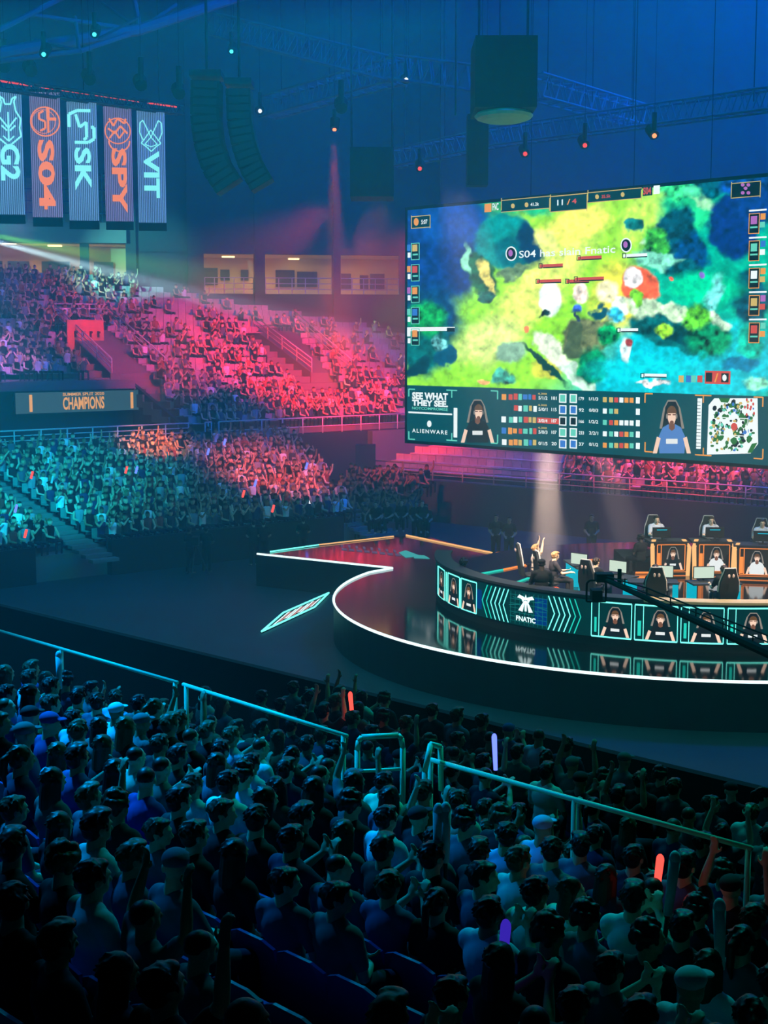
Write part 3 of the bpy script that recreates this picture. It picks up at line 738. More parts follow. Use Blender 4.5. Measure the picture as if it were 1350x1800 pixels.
# network of grid lines and the white emblem with its wordmark
gg = MB()
for k in range(9): lline(gg, [(898+8*k, .02), (898+8*k, .98)], .7)
for k in range(7): lline(gg, [(896, .1+.13*k), (962, .1+.13*k)], 1, .007)
for k in range(10):
    t = k/10*2*math.pi; lline(gg, [(929+14*math.cos(t), .62+.2*math.sin(t)), (929+34*math.cos(t), .55+.45*math.sin(t))], .8, .01)
gg.build('grid_glow', 'tealdim', pod)
gb = MB(); gb.quad(LW(940, .1, .001), LW(962, .1, .001), LW(962, .9, .001), LW(940, .9, .001)); gb.quad(LW(838.5, .2, .001), LW(847, .2, .001), LW(847, .8, .001), LW(838.5, .8, .001)); gb.build('blue_glow', 'led_blue', pod)
e = MB(); ew = lambda u, v, d=.008: LW(924.5+u*15, .66+v*.25, d)
poly(e, ew, [(-1, .62), (-.75, 1.0), (-.1, .75), (.0, 1.15), (.1, .75), (.75, 1.0), (1, .62), (.5, .5), (.35, .15), (.15, .45), (-.15, .45), (-.35, .15), (-.5, .5)], .008, 0)
poly(e, ew, [(-.85, -.9), (-.2, .35), (-.08, .3), (-.35, -1.0)], .008, 0); poly(e, ew, [(.85, -.9), (.2, .35), (.08, .3), (.35, -1.0)], .008, 0)
poly(e, ew, [(-.12, -.9), (-.12, .4), (.12, .4), (.12, -.9)], .008, 0)
put_text(e, lambda u, v, d: LW(925+u*17, v, d), 'FNATIC', -1, 1, .12, .27, .008, .03, 0)
e.build('team_emblem', 'led_white', pod)
gt.build('name_strips', 'led_teal', pod); gc.build('portrait_frames', 'led_cyan', pod); gch.build('chevrons', 'led_cyan', pod); gcht.build('chevrons', 'led_teal', pod)
# right hand continuation of the wall outside the picture
def linez(p0, p1, z, m, name='floor_light'): return strip([fp(onz(*p0, z)), fp(onz(*p1, z))], m, .03, name, pod, 0.01)
linez((830, 1012), (884, 1002), 1.76, 'led_teal'); linez((884, 1002), (925, 993.5), 1.76, 'led_orange'); linez((895, 1029), (931, 1016), 1.76, 'led_teal')
linez((1018, 986), (1054, 984), 1.76, 'led_orange')

# ------------------------------------------------------------------ big screen
SH = 9.0
def solve_screen():
    # left edge: picture (716,372)-(716,776); right edge (1350,307)-(1350,815); both edges SH tall, vertical
    def edge(px, yt, yb):
        a, b = ray(px, yt), ray(px, yb)          # same vertical plane nearly
        # choose Y so that z difference is SH
        return SH/((a[2]/a[1])-(b[2]/b[1]))
    return edge(716, 372, 776), edge(1350, 307, 815)
YL, YR = solve_screen()
sl_t, sl_b, sr_t, sr_b = atY(716, 372, YL), atY(716, 776, YL), atY(1350, 307, YR), atY(1350, 815, YR)
SO = Vector(((sl_t[0]+sl_b[0])/2, YL, (sl_t[2]+sl_b[2])/2)); SE = Vector(((sr_t[0]+sr_b[0])/2, YR, (sr_t[2]+sr_b[2])/2))
su = Vector((SE.x-SO.x, SE.y-SO.y, 0)); sw = su.length; su.normalize(); sn = Vector((su.y, -su.x, 0)) 
if sn.y > 0: sn = -sn
SZ0 = min(sl_b[2], sr_b[2])*.5+max(sl_b[2], sr_b[2])*.5
print('screen', YL, YR, 'w', sw, 'zb', sl_b[2], sr_b[2])
scr = empty('big_screen', (SO.x, SO.y, SZ0)); tag(scr, 'huge hanging LED screen showing a green and blue strategy game', 'screen')
SW = sw*1.03
def SP(u, z, d=0.0): return su*u+Vector((0, 0, z-SZ0))+sn*d      # local metres
def S_px(px, py):                                                # picture point -> (u metres, z)
    p = onplane(px, py, SO, np.array(sn)); v = Vector(p)-Vector((SO.x, SO.y, 0)); return v.x*su.x+v.y*su.y, p[2]
g = MB(); g.hexa([SP(-.15, SZ0-.12, -.5), SP(SW+.15, SZ0-.12, -.5), SP(SW+.15, SZ0-.12, -.02), SP(-.15, SZ0-.12, -.02)], [SP(-.15, SZ0+SH+.12, -.5), SP(SW+.15, SZ0+SH+.12, -.5), SP(SW+.15, SZ0+SH+.12, -.02), SP(-.15, SZ0+SH+.12, -.02)])
g.build('cabinet', 'black', scr)
# painted picture: colours per vertex on a fine grid
NU, NV = 460, 270
uu, vv = np.meshgrid(np.linspace(0, SW, NU), np.linspace(0, SH, NV))
wx = SO.x+su.x*uu; wy = SO.y+su.y*uu; wz = SZ0+vv
zc = wy*cth-(wz-CZ)*sth; PXs = 675+F*wx/zc; PYs = 900-F*(wy*sth+(wz-CZ)*cth)/zc
def vnoise(x, y, seed=0):
    r = np.random.default_rng(seed); T = r.random((64, 64)); xi = np.floor(x).astype(int); yi = np.floor(y).astype(int); fx = x-xi; fy = y-yi
    fx = fx*fx*(3-2*fx); fy = fy*fy*(3-2*fy); g_ = lambda a, b: T[a % 64, b % 64]
    return (g_(xi, yi)*(1-fx)+g_(xi+1, yi)*fx)*(1-fy)+(g_(xi, yi+1)*(1-fx)+g_(xi+1, yi+1)*fx)*fy
def fbm(x, y, s, seed=0): return sum(vnoise(x/s*2**k, y/s*2**k, seed+k)*.5**k for k in range(4))/1.875
X_ = PXs+(fbm(PXs, PYs, 22, 1)-.5)*26; Y_ = PYs+(fbm(PXs, PYs, 22, 9)-.5)*26
XX = PXs+(fbm(PXs, PYs, 16, 21)-.5)*9; YY = PYs+(fbm(PXs, PYs, 16, 29)-.5)*9
C = np.zeros(PXs.shape+(3,)); C[:] = lin((30, 150, 90))
def lp_(c): return np.array(lin(c))
def blob(cx, cy, rx, ry, col, ang=0, soft=.35, warp=True, a=1.0, tex=0.25, seed=3):
    global C
    x = (X_ if warp else XX)-cx; y = (Y_ if warp else YY)-cy; t = math.radians(ang)
    u = (x*math.cos(t)+y*math.sin(t))/rx; v = (-x*math.sin(t)+y*math.cos(t))/ry
    r = np.sqrt(u*u+v*v); m_ = np.clip((1-r)/soft+.5, 0, 1)*a
    m_ = m_*m_*(3-2*m_) if a == 1.0 else m_
    tx = 1+tex*2*(fbm(PXs, PYs, 9, seed)-.5)*1.6
    C = C*(1-m_[..., None])+(lp_(col)[None, None]*tx[..., None])*m_[..., None]
# ground colours
blob(1230, 500, 170, 230, (0, 170, 140), soft=.9); blob(1180, 640, 230, 80, (0, 185, 200), soft=.6)
blob(900, 560, 190, 150, (150, 225, 40), -40, .7); blob(1040, 400, 140, 90, (150, 220, 40), -15, .6); blob(780, 660, 110, 40, (150, 225, 40), 0, .5)
blob(950, 500, 130, 38, (225, 245, 110), -50, 1.0, tex=.35); blob(860, 600, 60, 36, (215, 240, 130), -20, 1.0, tex=.35); blob(1010, 395, 60, 26, (240, 245, 100), -20, .9)
blob(1085, 520, 40, 60, (240, 240, 70), 0, .7)
blob(770, 430, 90, 110, (8, 52, 125), 0, .35, tex=.6); blob(745, 560, 70, 60, (6, 60, 105), 0, .5, tex=.6); blob(800, 390, 60, 40, (10, 70, 150), 0, .6)
blob(745, 600, 48, 60, (0, 95, 95), 0, .5, tex=.7); blob(750, 560, 35, 30, (20, 150, 70), 20, .6, tex=.8)
blob(885, 425, 52, 50, (0, 140, 135), 0, .3, tex=.3); blob(900, 440, 30, 30, (0, 105, 115), 0, .4); blob(930, 430, 20, 40, (0, 50, 90), -20, .5)
blob(915, 350, 50, 20, (40, 190, 120), 20, .6); blob(960, 425, 16, 26, (235, 245, 130), -40, .6)
blob(845, 480, 24, 44, (15, 95, 60), -35, .3, tex=.8); blob(858, 490, 10, 34, (235, 220, 110), -18, .5, tex=.6); blob(820, 455, 8, 26, (150, 220, 190), -8, .6); blob(858, 517, 16, 11, (30, 90, 80), 0, .4, tex=.9)
blob(905, 478, 28, 13, (110, 135, 95), -25, .4, tex=.5)
blob(785, 622, 20, 22, (0, 78, 110), 0, .25); blob(735, 645, 30, 12, (0, 55, 70), -35, .4); blob(775, 600, 12, 14, (120, 200, 200), 0, .5, tex=1)
blob(900, 620, 26, 20, (140, 180, 150), -25, .5); blob(880, 665, 20, 14, (60, 150, 130), 0, .5, tex=1); blob(960, 650, 24, 14, (200, 205, 60), 0, .7)
blob(1030, 592, 46, 36, (110, 112, 72), -25, .25, tex=.7); blob(1010, 600, 14, 34, (80, 90, 60), 10, .4)
blob(972, 620, 42, 17, (225, 240, 210), 48, .35, tex=.35); blob(1015, 665, 40, 14, (205, 240, 215), 40, .35, tex=.35); blob(955, 640, 50, 5, (0, 60, 50), 45, .5)
blob(1040, 640, 24, 32, (0, 130, 80), 0, .5, tex=.9)
blob(1130, 375, 30, 70, (190, 240, 80), 30, .8); blob(1115, 396, 19, 13, (10, 110, 110), 0, .3, tex=.9); blob(1210, 365, 50, 40, (40, 200, 130), 0, .7); blob(1235, 350, 30, 10, (170, 240, 180), 25, .8)
blob(1160, 405, 40, 9, (190, 215, 200), -42, .4, tex=.7); blob(1190, 420, 36, 62, (0, 70, 90), 0, .3, tex=1); blob(1155, 430, 20, 36, (60, 160, 50), -15, .5, tex=1); blob(1215, 450, 30, 42, (0, 60, 115), 0, .4, tex=1)
blob(1165, 460, 48, 15, (130, 215, 185), 12, .35, tex=.7); blob(1205, 475, 34, 18, (0, 80, 95), 0, .4, tex=1)
blob(1290, 395, 44, 58, (6, 40, 112), 0, .25, tex=.6); blob(1330, 350, 40, 50, (8, 50, 125), 0, .5, tex=.6); blob(1320, 520, 34, 52, (0, 70, 90), 0, .35, tex=.8)
blob(1200, 335, 50, 16, (60, 200, 120), 0, .6, tex=.9); blob(1245, 325, 30, 22, (0, 90, 110), 0, .5, tex=1); blob(1310, 325, 50, 16, (10, 70, 150), 0, .5, tex=.8)
blob(1240, 510, 60, 28, (0, 205, 150), 0, .8); blob(1255, 520, 12, 36, (130, 235, 230), 15, 1.0, tex=.6); blob(1215, 340, 14, 8, (90, 220, 160), 0, 1)
blob(1125, 505, 31, 40, (235, 95, 55), -30, .18, warp=False, tex=.5); blob(1112, 487, 17, 18, (245, 240, 240), 0, .25, warp=False, tex=.6)
blob(1068, 512, 20, 20, (250, 245, 190), 0, .4, warp=False, tex=.5); blob(1088, 535, 16, 14, (235, 250, 230), 0, .5, tex=.6); blob(1078, 555, 14, 16, (60, 190, 225), 0, .5, tex=.8); blob(1055, 548, 12, 10, (0, 70, 90), 0, .5)
blob(1170, 550, 72, 17, (200, 230, 190), 12, .3, tex=.5); blob(1185, 590, 92, 26, (0, 92, 95), 17, .3, tex=.9); blob(1215, 600, 60, 10, (0, 60, 70), 17, .4, tex=.9); blob(1255, 565, 30, 12, (190, 220, 190), 25, .4, tex=.7)
blob(1225, 562, 22, 24, (90, 180, 40), 0, .4, tex=1); blob(1120, 520, 11, 18, (120, 200, 40), 0, .4, tex=.8); blob(1170, 580, 16, 10, (150, 210, 40), 0, .5, tex=1); blob(1250, 600, 40, 28, (0, 130, 85), 0, .5, tex=1)
blob(1065, 590, 18, 20, (0, 150, 80), 0, .5, tex=1); blob(1130, 650, 80, 22, (0, 205, 215), 0, .9); blob(1330, 672, 22, 14, (150, 240, 200), 0, .5, tex=.6); blob(1320, 600, 22, 34, (0, 175, 150), 0, .6, tex=.7); blob(1300, 640, 30, 12, (0, 120, 160), 0, .5)
blob(967, 527, 19, 30, (240, 255, 250), 0, .3, warp=False, tex=.3); blob(958, 553, 13, 7, (20, 40, 40), 0, .5, tex=1); blob(1020, 515, 14, 17, (255, 235, 220), 0, .4, warp=False, tex=.5); blob(1016, 540, 9, 12, (60, 90, 190), 0, .5, tex=1); blob(1015, 560, 2.5, 10, (50, 60, 90), 0, .5)
blob(925, 580, 4, 5, (255, 150, 90), 0, .4, warp=False); blob(845, 672, 12, 6, (250, 190, 120), 0, .6); blob(1150, 672, 26, 5, (240, 240, 240), 0, .5, tex=1)
blob(1180, 490, 4, 3, (255, 90, 60), 0, .5, warp=False); blob(1235, 484, 5, 6, (150, 110, 220), 0, .5, warp=False)
blob(1100, 615, 9, 20, (225, 250, 250), 0, .4, warp=False, tex=.5); blob(1104, 603, 7, 8, (180, 60, 60), 0, .5, warp=False, tex=1)
# brush texture and fine foliage contrast
nz = fbm(PXs, PYs, 7, 50); nf = fbm(PXs*1.0+PYs*.4, PYs-PXs*.3, 22, 60)
st = fbm((PXs+PYs)*.5, (PXs-PYs)*1.6, 14, 77); st2 = fbm((PXs*.9-PYs*.4)*.4, (PXs*.4+PYs*.9)*1.5, 12, 91); rdg = 1-np.abs(fbm(PXs, PYs, 15, 33)-.5)*2
C = C*(0.66+.24*nz+.34*st+.26*st2)[..., None]*(.74+.34*rdg**3+.2*nf)[..., None]*1.2
C = np.clip(C, 0, None)**np.array([1.12, 1.0, 1.0])[None, None]
# the dark statistics band below the game picture
uL, zL = S_px(716, 680); uR, zR = S_px(1350, 693); zband = (zL+zR)/2-SZ0
band = vv < zband; C[band] = lp_((2, 74, 84))
V = [SP(a, SZ0+b, 0) for a, b in zip(uu.ravel(), vv.ravel())]
Fc = [(j*NU+i, j*NU+i+1, (j+1)*NU+i+1, (j+1)*NU+i) for j in range(NV-1) for i in range(NU-1)]
me = bpy.data.meshes.new('display_panel'); me.from_pydata(V, [], Fc)
ca = me.color_attributes.new('Col', 'FLOAT_COLOR', 'POINT'); ca.data.foreach_set('color', np.concatenate([C.reshape(-1, 3), np.ones((NU*NV, 1))], 1).astype(np.float32).ravel())
m_, n_, l_ = new_mat('game_picture'); n_.remove(n_['Principled BSDF']); e_ = n_.new('ShaderNodeEmission'); a_ = n_.new('ShaderNodeVertexColor'); a_.layer_name = 'Col'
l_.new(a_.outputs[0], e_.inputs[0]); e_.inputs[1].default_value = 1.15; l_.new(e_.outputs[0], n_['Material Output'].inputs[0]); me.materials.append(m_)
dp = bpy.data.objects.new('display_panel', me); COL.objects.link(dp); dp.parent = scr
# overlays drawn through picture coordinates of the screen plane
PW_ = emit('screen_text_white', (240, 250, 250), 1.2); PO_ = emit('screen_text_orange', (245, 160, 70), 1.1); PR_ = emit('screen_red', (225, 80, 70), 1); PT_ = emit('screen_box_teal', (2, 55, 62), 1)
PG_ = emit('screen_gold', (225, 195, 110), 1); PM_ = emit('screen_mint', (110, 225, 200), 1); PB_ = emit('screen_blue', (60, 130, 220), 1); PV_ = emit('screen_violet', (190, 110, 200), 1); PK_ = emit('screen_green', (40, 120, 50), 1); PD_ = emit('screen_black', (6, 20, 28), 1)
OM = [PW_, PO_, PR_, PT_, PG_, PM_, PB_, PV_, PK_, PD_]
WHT, ORG, RED, BOX, GLD, MNT, BLU, VIO, GRN, DRK = range(10)
hud = MB(); hl = MB(); hlet = MB()
def SQ(px, py, d): u, z = S_px(px, py); return SP(u, z, d)
# rows of the interface follow the screen's perspective: y at px for a fraction of screen height
def yat(px, y716, y1350): return y716+(y1350-y716)*((px-716)/634)
def rect(g, x0, x1, ya, yb, mi, d=.01):
    """rectangle; ya,yb heights given at the column (x0+x1)/2, edges follow the screen"""
    (u0, z0), (u1, z1) = S_px((x0+x1)/2, yb), S_px((x0+x1)/2, ya); ul, _ = S_px(x0, yb); ur, _ = S_px(x1, yb)
    g.quad(SP(ul, z0, d), SP(ur, z0, d), SP(ur, z1, d), SP(ul, z1, d), mi)
def outl(g, x0, x1, ya, yb, mi, d=.014, w=1.3):
    rect(g, x0, x0+w, ya, yb, mi, d); rect(g, x1-w, x1, ya, yb, mi, d)
    (u0, z0), (u1, z1) = S_px((x0+x1)/2, yb), S_px((x0+x1)/2, ya); ul, _ = S_px(x0, yb); ur, _ = S_px(x1, yb); h = abs(z1-z0)*w/abs(yb-ya)
    g.quad(SP(ul, z0, d), SP(ur, z0, d), SP(ur, z0+h, d), SP(ul, z0+h, d), mi); g.quad(SP(ul, z1-h, d), SP(ur, z1-h, d), SP(ur, z1, d), SP(ul, z1, d), mi)
def stext(g, body, x0, x1, ya, yb, mi, d=.02, off=.02, space=1.0):
    V, Fc = text_mesh(body, 1.0, off, space=space); xs = [p[0] for p in V]; ys = [p[1] for p in V]
    (_, z0), (_, z1) = S_px((x0+x1)/2, yb), S_px((x0+x1)/2, ya); ul, _ = S_px(x0, yb); ur, _ = S_px(x1, yb)
    g.add([SP(ul+(x-min(xs))/(max(xs)-min(xs))*(ur-ul), z0+(y-min(ys))/(max(ys)-min(ys))*(z1-z0), d) for x, y in V], Fc, mi)
# top score bar
rect(hud, 881, 967, 348, 370, BOX); rect(hud, 1033, 1128, 334, 353, BOX); rect(hud, 968, 1032, 343, 371, BOX, .012)
outl(hud, 881, 967, 348, 370, GLD); outl(hud, 1033, 1128, 334, 353, GLD); outl(hud, 967, 1033, 342, 371, GLD, .016, 1.6)
outl(hud, 723, 757, 379, 401, GLD); rect(hud, 724, 756, 380, 400, BOX, .011); stext(hlet, '5:07', 741, 752, 386, 394, WHT); disc(hud, lambda u, v, d: SQ(u, v, .014), 732, 390, 4.5, 7, 0, ORG, 10)
stext(hlet, 'FNC', 866, 877, 357, 370, WHT); rect(hud, 852, 864, 358, 373, ORG, .012); stext(hlet, '11', 980, 990, 351, 361, WHT); stext(hlet, '4', 1006, 1014, 349, 358, RED, off=.03)
stext(hlet, '/', 997, 1003, 350, 360, ORG); stext(hlet, '41.2k', 933, 948, 356, 362, WHT); stext(hlet, '35.5k', 1058, 1074, 342, 348, RED); stext(hlet, 'S04', 1131, 1145, 329, 342, RED, off=.03); rect(hud, 1130, 1147, 326, 344, BOX, .011)
rect(hud, 1149, 1160, 326, 341, WHT, .012)
for x, y, c in ((902, 362, GLD), (926, 360, GLD), (1050, 346, GLD), (1095, 342, GLD)): disc(hud, lambda u, v, d: SQ(u, v, .016), x, y, 3.5, 4.5, 0, c, 8)
rect(hud, 1285, 1337, 320, 347, DRK, .011); outl(hud, 1285, 1337, 320, 347, GLD)
for a in ((1306, 325), (1316, 325), (1311, 331), (1306, 339), (1316, 339)): disc(hud, lambda u, v, d: SQ(u, v, .016), a[0], a[1], 3.5, 3.2, 0, VIO, 8)
stext(hlet, 'S04 has slain Fnatic', 913, 1082, 436, 449, WHT, off=.01)
hud.build('score_bar', OM, scr); hud = MB()
# unit health bars and round portraits
for x0, x1, y, c in ((949, 990, 467, RED), (944, 987, 494, RED), (996, 1036, 494, RED), (1016, 1058, 453, RED), (1096, 1138, 449, WHT), (1086, 1122, 580, WHT), (1128, 1172, 660, WHT), (1011, 1062, 490, RED), (894, 1040, 452, RED)):
    if x1-x0 < 60: rect(hud, x0, x1, y-3, y+3, c, .013); rect(hud, x0+6, x1, y+2, y+4, DRK, .015); outl(hud, x0-2, x0+5, y-4, y+5, DRK, .016)
for x, y in ((899, 446), (1101, 431)):
    disc(hud, lambda u, v, d: SQ(u, v, .013), x, y, 10, 13, 0, WHT, 18); disc(hud, lambda u, v, d: SQ(u, v, .016), x, y, 8, 10.5, 0, DRK, 18); disc(hud, lambda u, v, d: SQ(u, v, .019), x-1, y-1, 4, 6, 0, VIO, 10)
rect(hud, 716, 800, 575, 582, WHT, .013); rect(hud, 786, 800, 576, 583, DRK, .016)
cols5 = [GLD, RED, ORG, BLU, ORG, VIO, MNT, WHT]
hud.build('health_bars', OM, scr); hud = MB()
for k in range(5):       # left and right team columns
    y = 438+37.6*k; rect(hud, 723, 737, y-10, y+18, DRK, .012); outl(hud, 723, 738, y-11, y+19, MNT, .018); rect(hud, 725, 734, y-8, y+4, cols5[k % 8], .015); rect(hud, 726, 735, y+8, y+11, MNT, .016); rect(hud, 716, 722, y-8, y+3, cols5[(k+3) % 8], .015); rect(hud, 717, 722, y+6, y+15, WHT, .015)
    y = 388+48*k; rect(hud, 1317, 1334, y-13, y+22, DRK, .012); outl(hud, 1316, 1335, y-13, y+23, ORG, .018); rect(hud, 1320, 1331, y-8, y+6, cols5[(k+5) % 8], .015); rect(hud, 1319, 1332, y+10, y+13, MNT, .016); rect(hud, 1337, 1346, y-13, y-2, cols5[(k+2) % 8], .015); rect(hud, 1336, 1345, y+2, y+12, cols5[(k+6) % 8], .015); rect(hud, 1317, 1348, y-20, y-17, WHT, .015)
hud.build('team_columns', OM, scr); hud = MB()
# kill list bottom right
for k, x in enumerate((1193, 1206, 1215, 1226)): rect(hud, x, x+9, 660, 672, cols5[(k*3) % 8], .014)
rect(hud, 1239, 1284, 652, 675, RED, .013); rect(hud, 1241, 1252, 655, 671, DRK, .016); rect(hud, 1268, 1281, 656, 672, DRK, .016); disc(hud, lambda u, v, d: SQ(u, v, .019), 1274, 664, 4, 6, 0, WHT, 8); stext(hlet, '/', 1256, 1263, 656, 672, ORG)
hud.build('result_icons', OM, scr)
# bottom band: slogan, brackets, portraits, tables, map
b = MB()
stext(hlet, 'SEE WHAT', 725, 788, 690, 703, WHT, off=.05); stext(hlet, 'THEY SEE.', 725, 788, 703.5, 714.5, WHT, off=.05); stext(hlet, 'NOTCOMPROMISE', 725, 788, 716, 721, MNT, off=.02)
stext(hlet, 'ALIENWARE', 725, 787, 755, 762, WHT, off=.02, space=1.3); disc(b, lambda u, v, d: SQ(u, v, .014), 755, 745, 4, 6, 0, WHT, 10)
rect(b, 718, 795, 725, 728, WHT)
def brk(x, y, dx, dy, mi): rect(b, min(x, x+dx), max(x, x+dx), y-1, y+1.2, mi, .014); rect(b, x-1, x+1.2, min(y, y+dy), max(y, y+dy), mi, .014)
for x, y, dx, dy, c in ((719, 684, 11, 13, MNT), (719, 772, 11, -14, MNT), (875, 687, -12, 15, MNT), (875, 779, -12, -15, MNT), (1134, 692, 14, 16, ORG), (1134, 794, 14, -17, ORG), (1341, 698, -16, 17, ORG), (1341, 806, -16, -17, ORG)): brk(x, y, dx, dy, c)
for x0, x1, y, c in ((785, 804, 686, MNT), (785, 804, 774, MNT), (1222, 1251, 695, ORG), (1222, 1251, 800, ORG)):
    rect(b, x0, x1, y-1, y+1.2, c, .014); rect(b, (x0+x1)/2-1, (x0+x1)/2+1, y if y < 740 else y-13, y+13 if y < 740 else y, c, .014)
rect(b, 797.5, 804, 717, 769, WHT); rect(b, 1224, 1232, 700, 789, WHT)
for k in range(14): rect(b, 1224, 1232, 706+6*k, 707+6*k, BOX, .018)
r_ = random.Random(5)
for row in range(5):
    y = 695+20*row
    for x, w_ in ((882, 8), (894, 7), (903, 7), (912, 6), (920, 8), (930, 5), (937, 6)):
        xx = x+r_.uniform(-1, 1); yy = yat(xx, y-1.5, y+12)
        if r_.random() < .93: rect(b, xx, xx+w_, yy-5+r_.uniform(-1, 1), yy+5+r_.uniform(-1, 1), r_.choice([WHT, RED, GLD, MNT, WHT, ORG, BLU]), .014)
    stext(hlet, ['5/1/2', '5/0/1', '3/0/4', '5/0/3', '0/1/5'][row], 947, 963, yat(955, y, y+12)-3, yat(955, y, y+12)+3, WHT); stext(hlet, ['181', '115', '187', '107', '20'][row], 970, 979, yat(975, y, y+12)-3, yat(975, y, y+12)+3, WHT)
    if row < 4 and row != 2: stext(hlet, '4,300', 946, 962, yat(955, y, y+12)-9, yat(955, y, y+12)-5, GLD)
    if row == 2: rect(b, 944, 983, yat(960, y, y+12)-5, yat(960, y, y+12)+5, RED, .010)
    for x in (983, 1001.5):
        yy = yat(x, y, y+12); rect(b, x, x+13, yy-8, yy+8, WHT, .013); rect(b, x+2, x+11, yy-6, yy+6, [RED, BLU, ORG, DRK, PV_ and VIO, MNT][(row*2+int(x)) % 6], .016)
    stext(hlet, ['179', '92', '166', '233', '37'][row], 1018, 1027, yat(1022, y, y+12)-3, yat(1022, y, y+12)+3, WHT); stext(hlet, ['1/1/3', '0/0/3', '1/2/2', '2/2/1', '0/1/2'][row], 1036, 1052, yat(1044, y, y+12)-3, yat(1044, y, y+12)+3, WHT)
    for k, x in enumerate((1060, 1071, 1080, 1089, 1098, 1107)):
        if k > 2 and row == 1: continue
        yy = yat(x, y, y+13); rect(b, x, x+7, yy-4, yy+5, r_.choice([WHT, RED, GLD, MNT, WHT, ORG]), .014)
    yy = yat(1121, y, y+13); rect(b, 1118, 1125, yy-5, yy+6, WHT, .014)
b.build('statistics_table', OM, scr); b = MB()
# minimap
disc(b, lambda u, v, d: SQ(u, v, .012), 1288, 748, 38, 48, 0, GRN, 4, math.radians(0), 45, 405)
def sqp(pts, mi, d): b.add([SQ(x, y, d) for x, y in pts], [tuple(range(len(pts)))], mi)
sqp([(1246, 712), (1256, 700), (1332, 700), (1333, 780), (1320, 797), (1243, 799)], WHT, .013)
sqp([(1264, 700), (1284, 700), (1280, 708), (1268, 707)], GRN, .016); sqp([(1332, 778), (1322, 796), (1314, 796), (1322, 780)], GRN, .016)
for k in range(46):
    qx, qy = [(1265, 724), (1290, 716), (1264, 752), (1312, 738), (1310, 770), (1285, 782), (1262, 770), (1296, 757)][k % 8]
    disc(b, lambda u, v, d: SQ(u, v, .0165+.0001*k), qx+r_.uniform(-9, 9), qy+r_.uniform(-9, 9), r_.uniform(2.5, 6), r_.uniform(3, 7), 0, r_.choice([GRN, GRN, DRK, GRN]), 7, r_.uniform(0, 1))
for k in range(170):
    x, y = r_.uniform(1250, 1328), r_.uniform(706, 794)
    if abs((x-1288)/40+(y-748)/50) < 1.2 and abs((x-1250)/80-(y-706)/92) > .06 and abs(1-(x-1250)/80-(y-706)/92) > .06:
        disc(b, lambda u, v, d: SQ(u, v, .022+.0001*k), x, y, r_.uniform(1.5, 3.6), r_.uniform(2, 4), 0, r_.choice([GRN, GRN, GRN, DRK, DRK, GLD, BLU, MNT, WHT]), 6)
for k in range(10): disc(b, lambda u, v, d: SQ(u, v, .05), r_.uniform(1310, 1330), r_.uniform(702, 730), 2, 3, 0, RED, 6)
outl(b, 1266, 1316, 734, 766, WHT, .05, 1.4); disc(b, lambda u, v, d: SQ(u, v, .052), 1292, 750, 6, 7, 0, RED, 9)
b.build('minimap', OM, scr)
hlet.build('lettering', OM, scr)
def sport(x0, x1, yt, yb, **k):
    Pf = lambda u, v, d: SQ((x0+x1)/2+u*(x1-x0), yb-v*(yb-yt), d+.012)
    return portrait(Pf, **k).build('player_portrait', PMATS, scr)
sport(808, 872, 698, 778, jersey=2, tilt=.03); sport(1145, 1218, 698, 797, jersey=4, chair=5)
# hanging cables of the screen
for k, u_ in enumerate((1.5, 6, 10.5, 13.5)):
    MB().bar(SP(u_, SZ0+SH, -.25), SP(u_, 30.3, -.25), .014).build('hanging_cable', 'black', scr)
    
# ------------------------------------------------------------------ team banners
def banner(k, px0, px1, yt, yb, Y, text, col, kind, label):
    cx = (px0+px1)/2; p0, p1 = atY(px0, yt, Y), atY(px1, yt, Y); pb = atY(cx, yb, Y)
    W_ = p1[0]-p0[0]; Ht = p0[2]-pb[2]
    root = empty('team_banner', ((p0[0]+p1[0])/2, Y, pb[2]), rz=.12); tag(root, label, 'banner', 'team banners hanging in a row')
    P = lambda u, v, d=0: Vector((u*W_/2, -d, v*Ht))
    g = MB()
    n = 24
    for i in range(n):      # softly pleated cloth
        u0, u1 = -1+2*i/n, -1+2*(i+1)/n; y0 = .012*math.sin(i*2.3); y1 = .012*math.sin((i+1)*2.3)
        g.quad(P(u0, .06, y0), P(u1, .06, y1), P(u1, 1, y1), P(u0, 1, y0))
    g.build('cloth', M['ban_or'] if col == 'o' else M['ban_cy'], root)
    MB().hexa([P(-1, -.01, -.05), P(1, -.01, -.05), P(1, -.01, .03), P(-1, -.01, .03)], [P(-1, .06, -.05), P(1, .06, -.05), P(1, .06, .03), P(-1, .06, .03)]).build('bottom_weight', 'black', root)
    MB().hexa([P(-1.05, 1, -.05), P(1.05, 1, -.05), P(1.05, 1, .05), P(-1.05, 1, .05)], [P(-1.05, 1.02, -.05), P(1.05, 1.02, -.05), P(1.05, 1.02, .05), P(-1.05, 1.02, .05)]).build('top_bar', 'black', root)
    g = MB()
    def lt(body, v0, v1, u0=-.55, u1=.55):    # rotated clockwise: reads downwards
        V, Fc = text_mesh(body, 1.0, .035); xs = [p[0] for p in V]; ys = [p[1] for p in V]
        g.add([P(u0+(y-min(ys))/(max(ys)-min(ys))*(u1-u0), v0-(x-min(xs))/(max(xs)-min(xs))*(v0-v1), .03) for x, y in V], Fc)
    rg = lambda cu, cv, r, w_=.07, a0=0, a1=360: [disc_ring(g, P, cu, cv, r, w_, a0, a1, Ht, W_)]
    kind(g, P, lt, rg)
    g.build('lettering', 'led_cyan_b' if col == 'c' else 'led_orange_b', root)
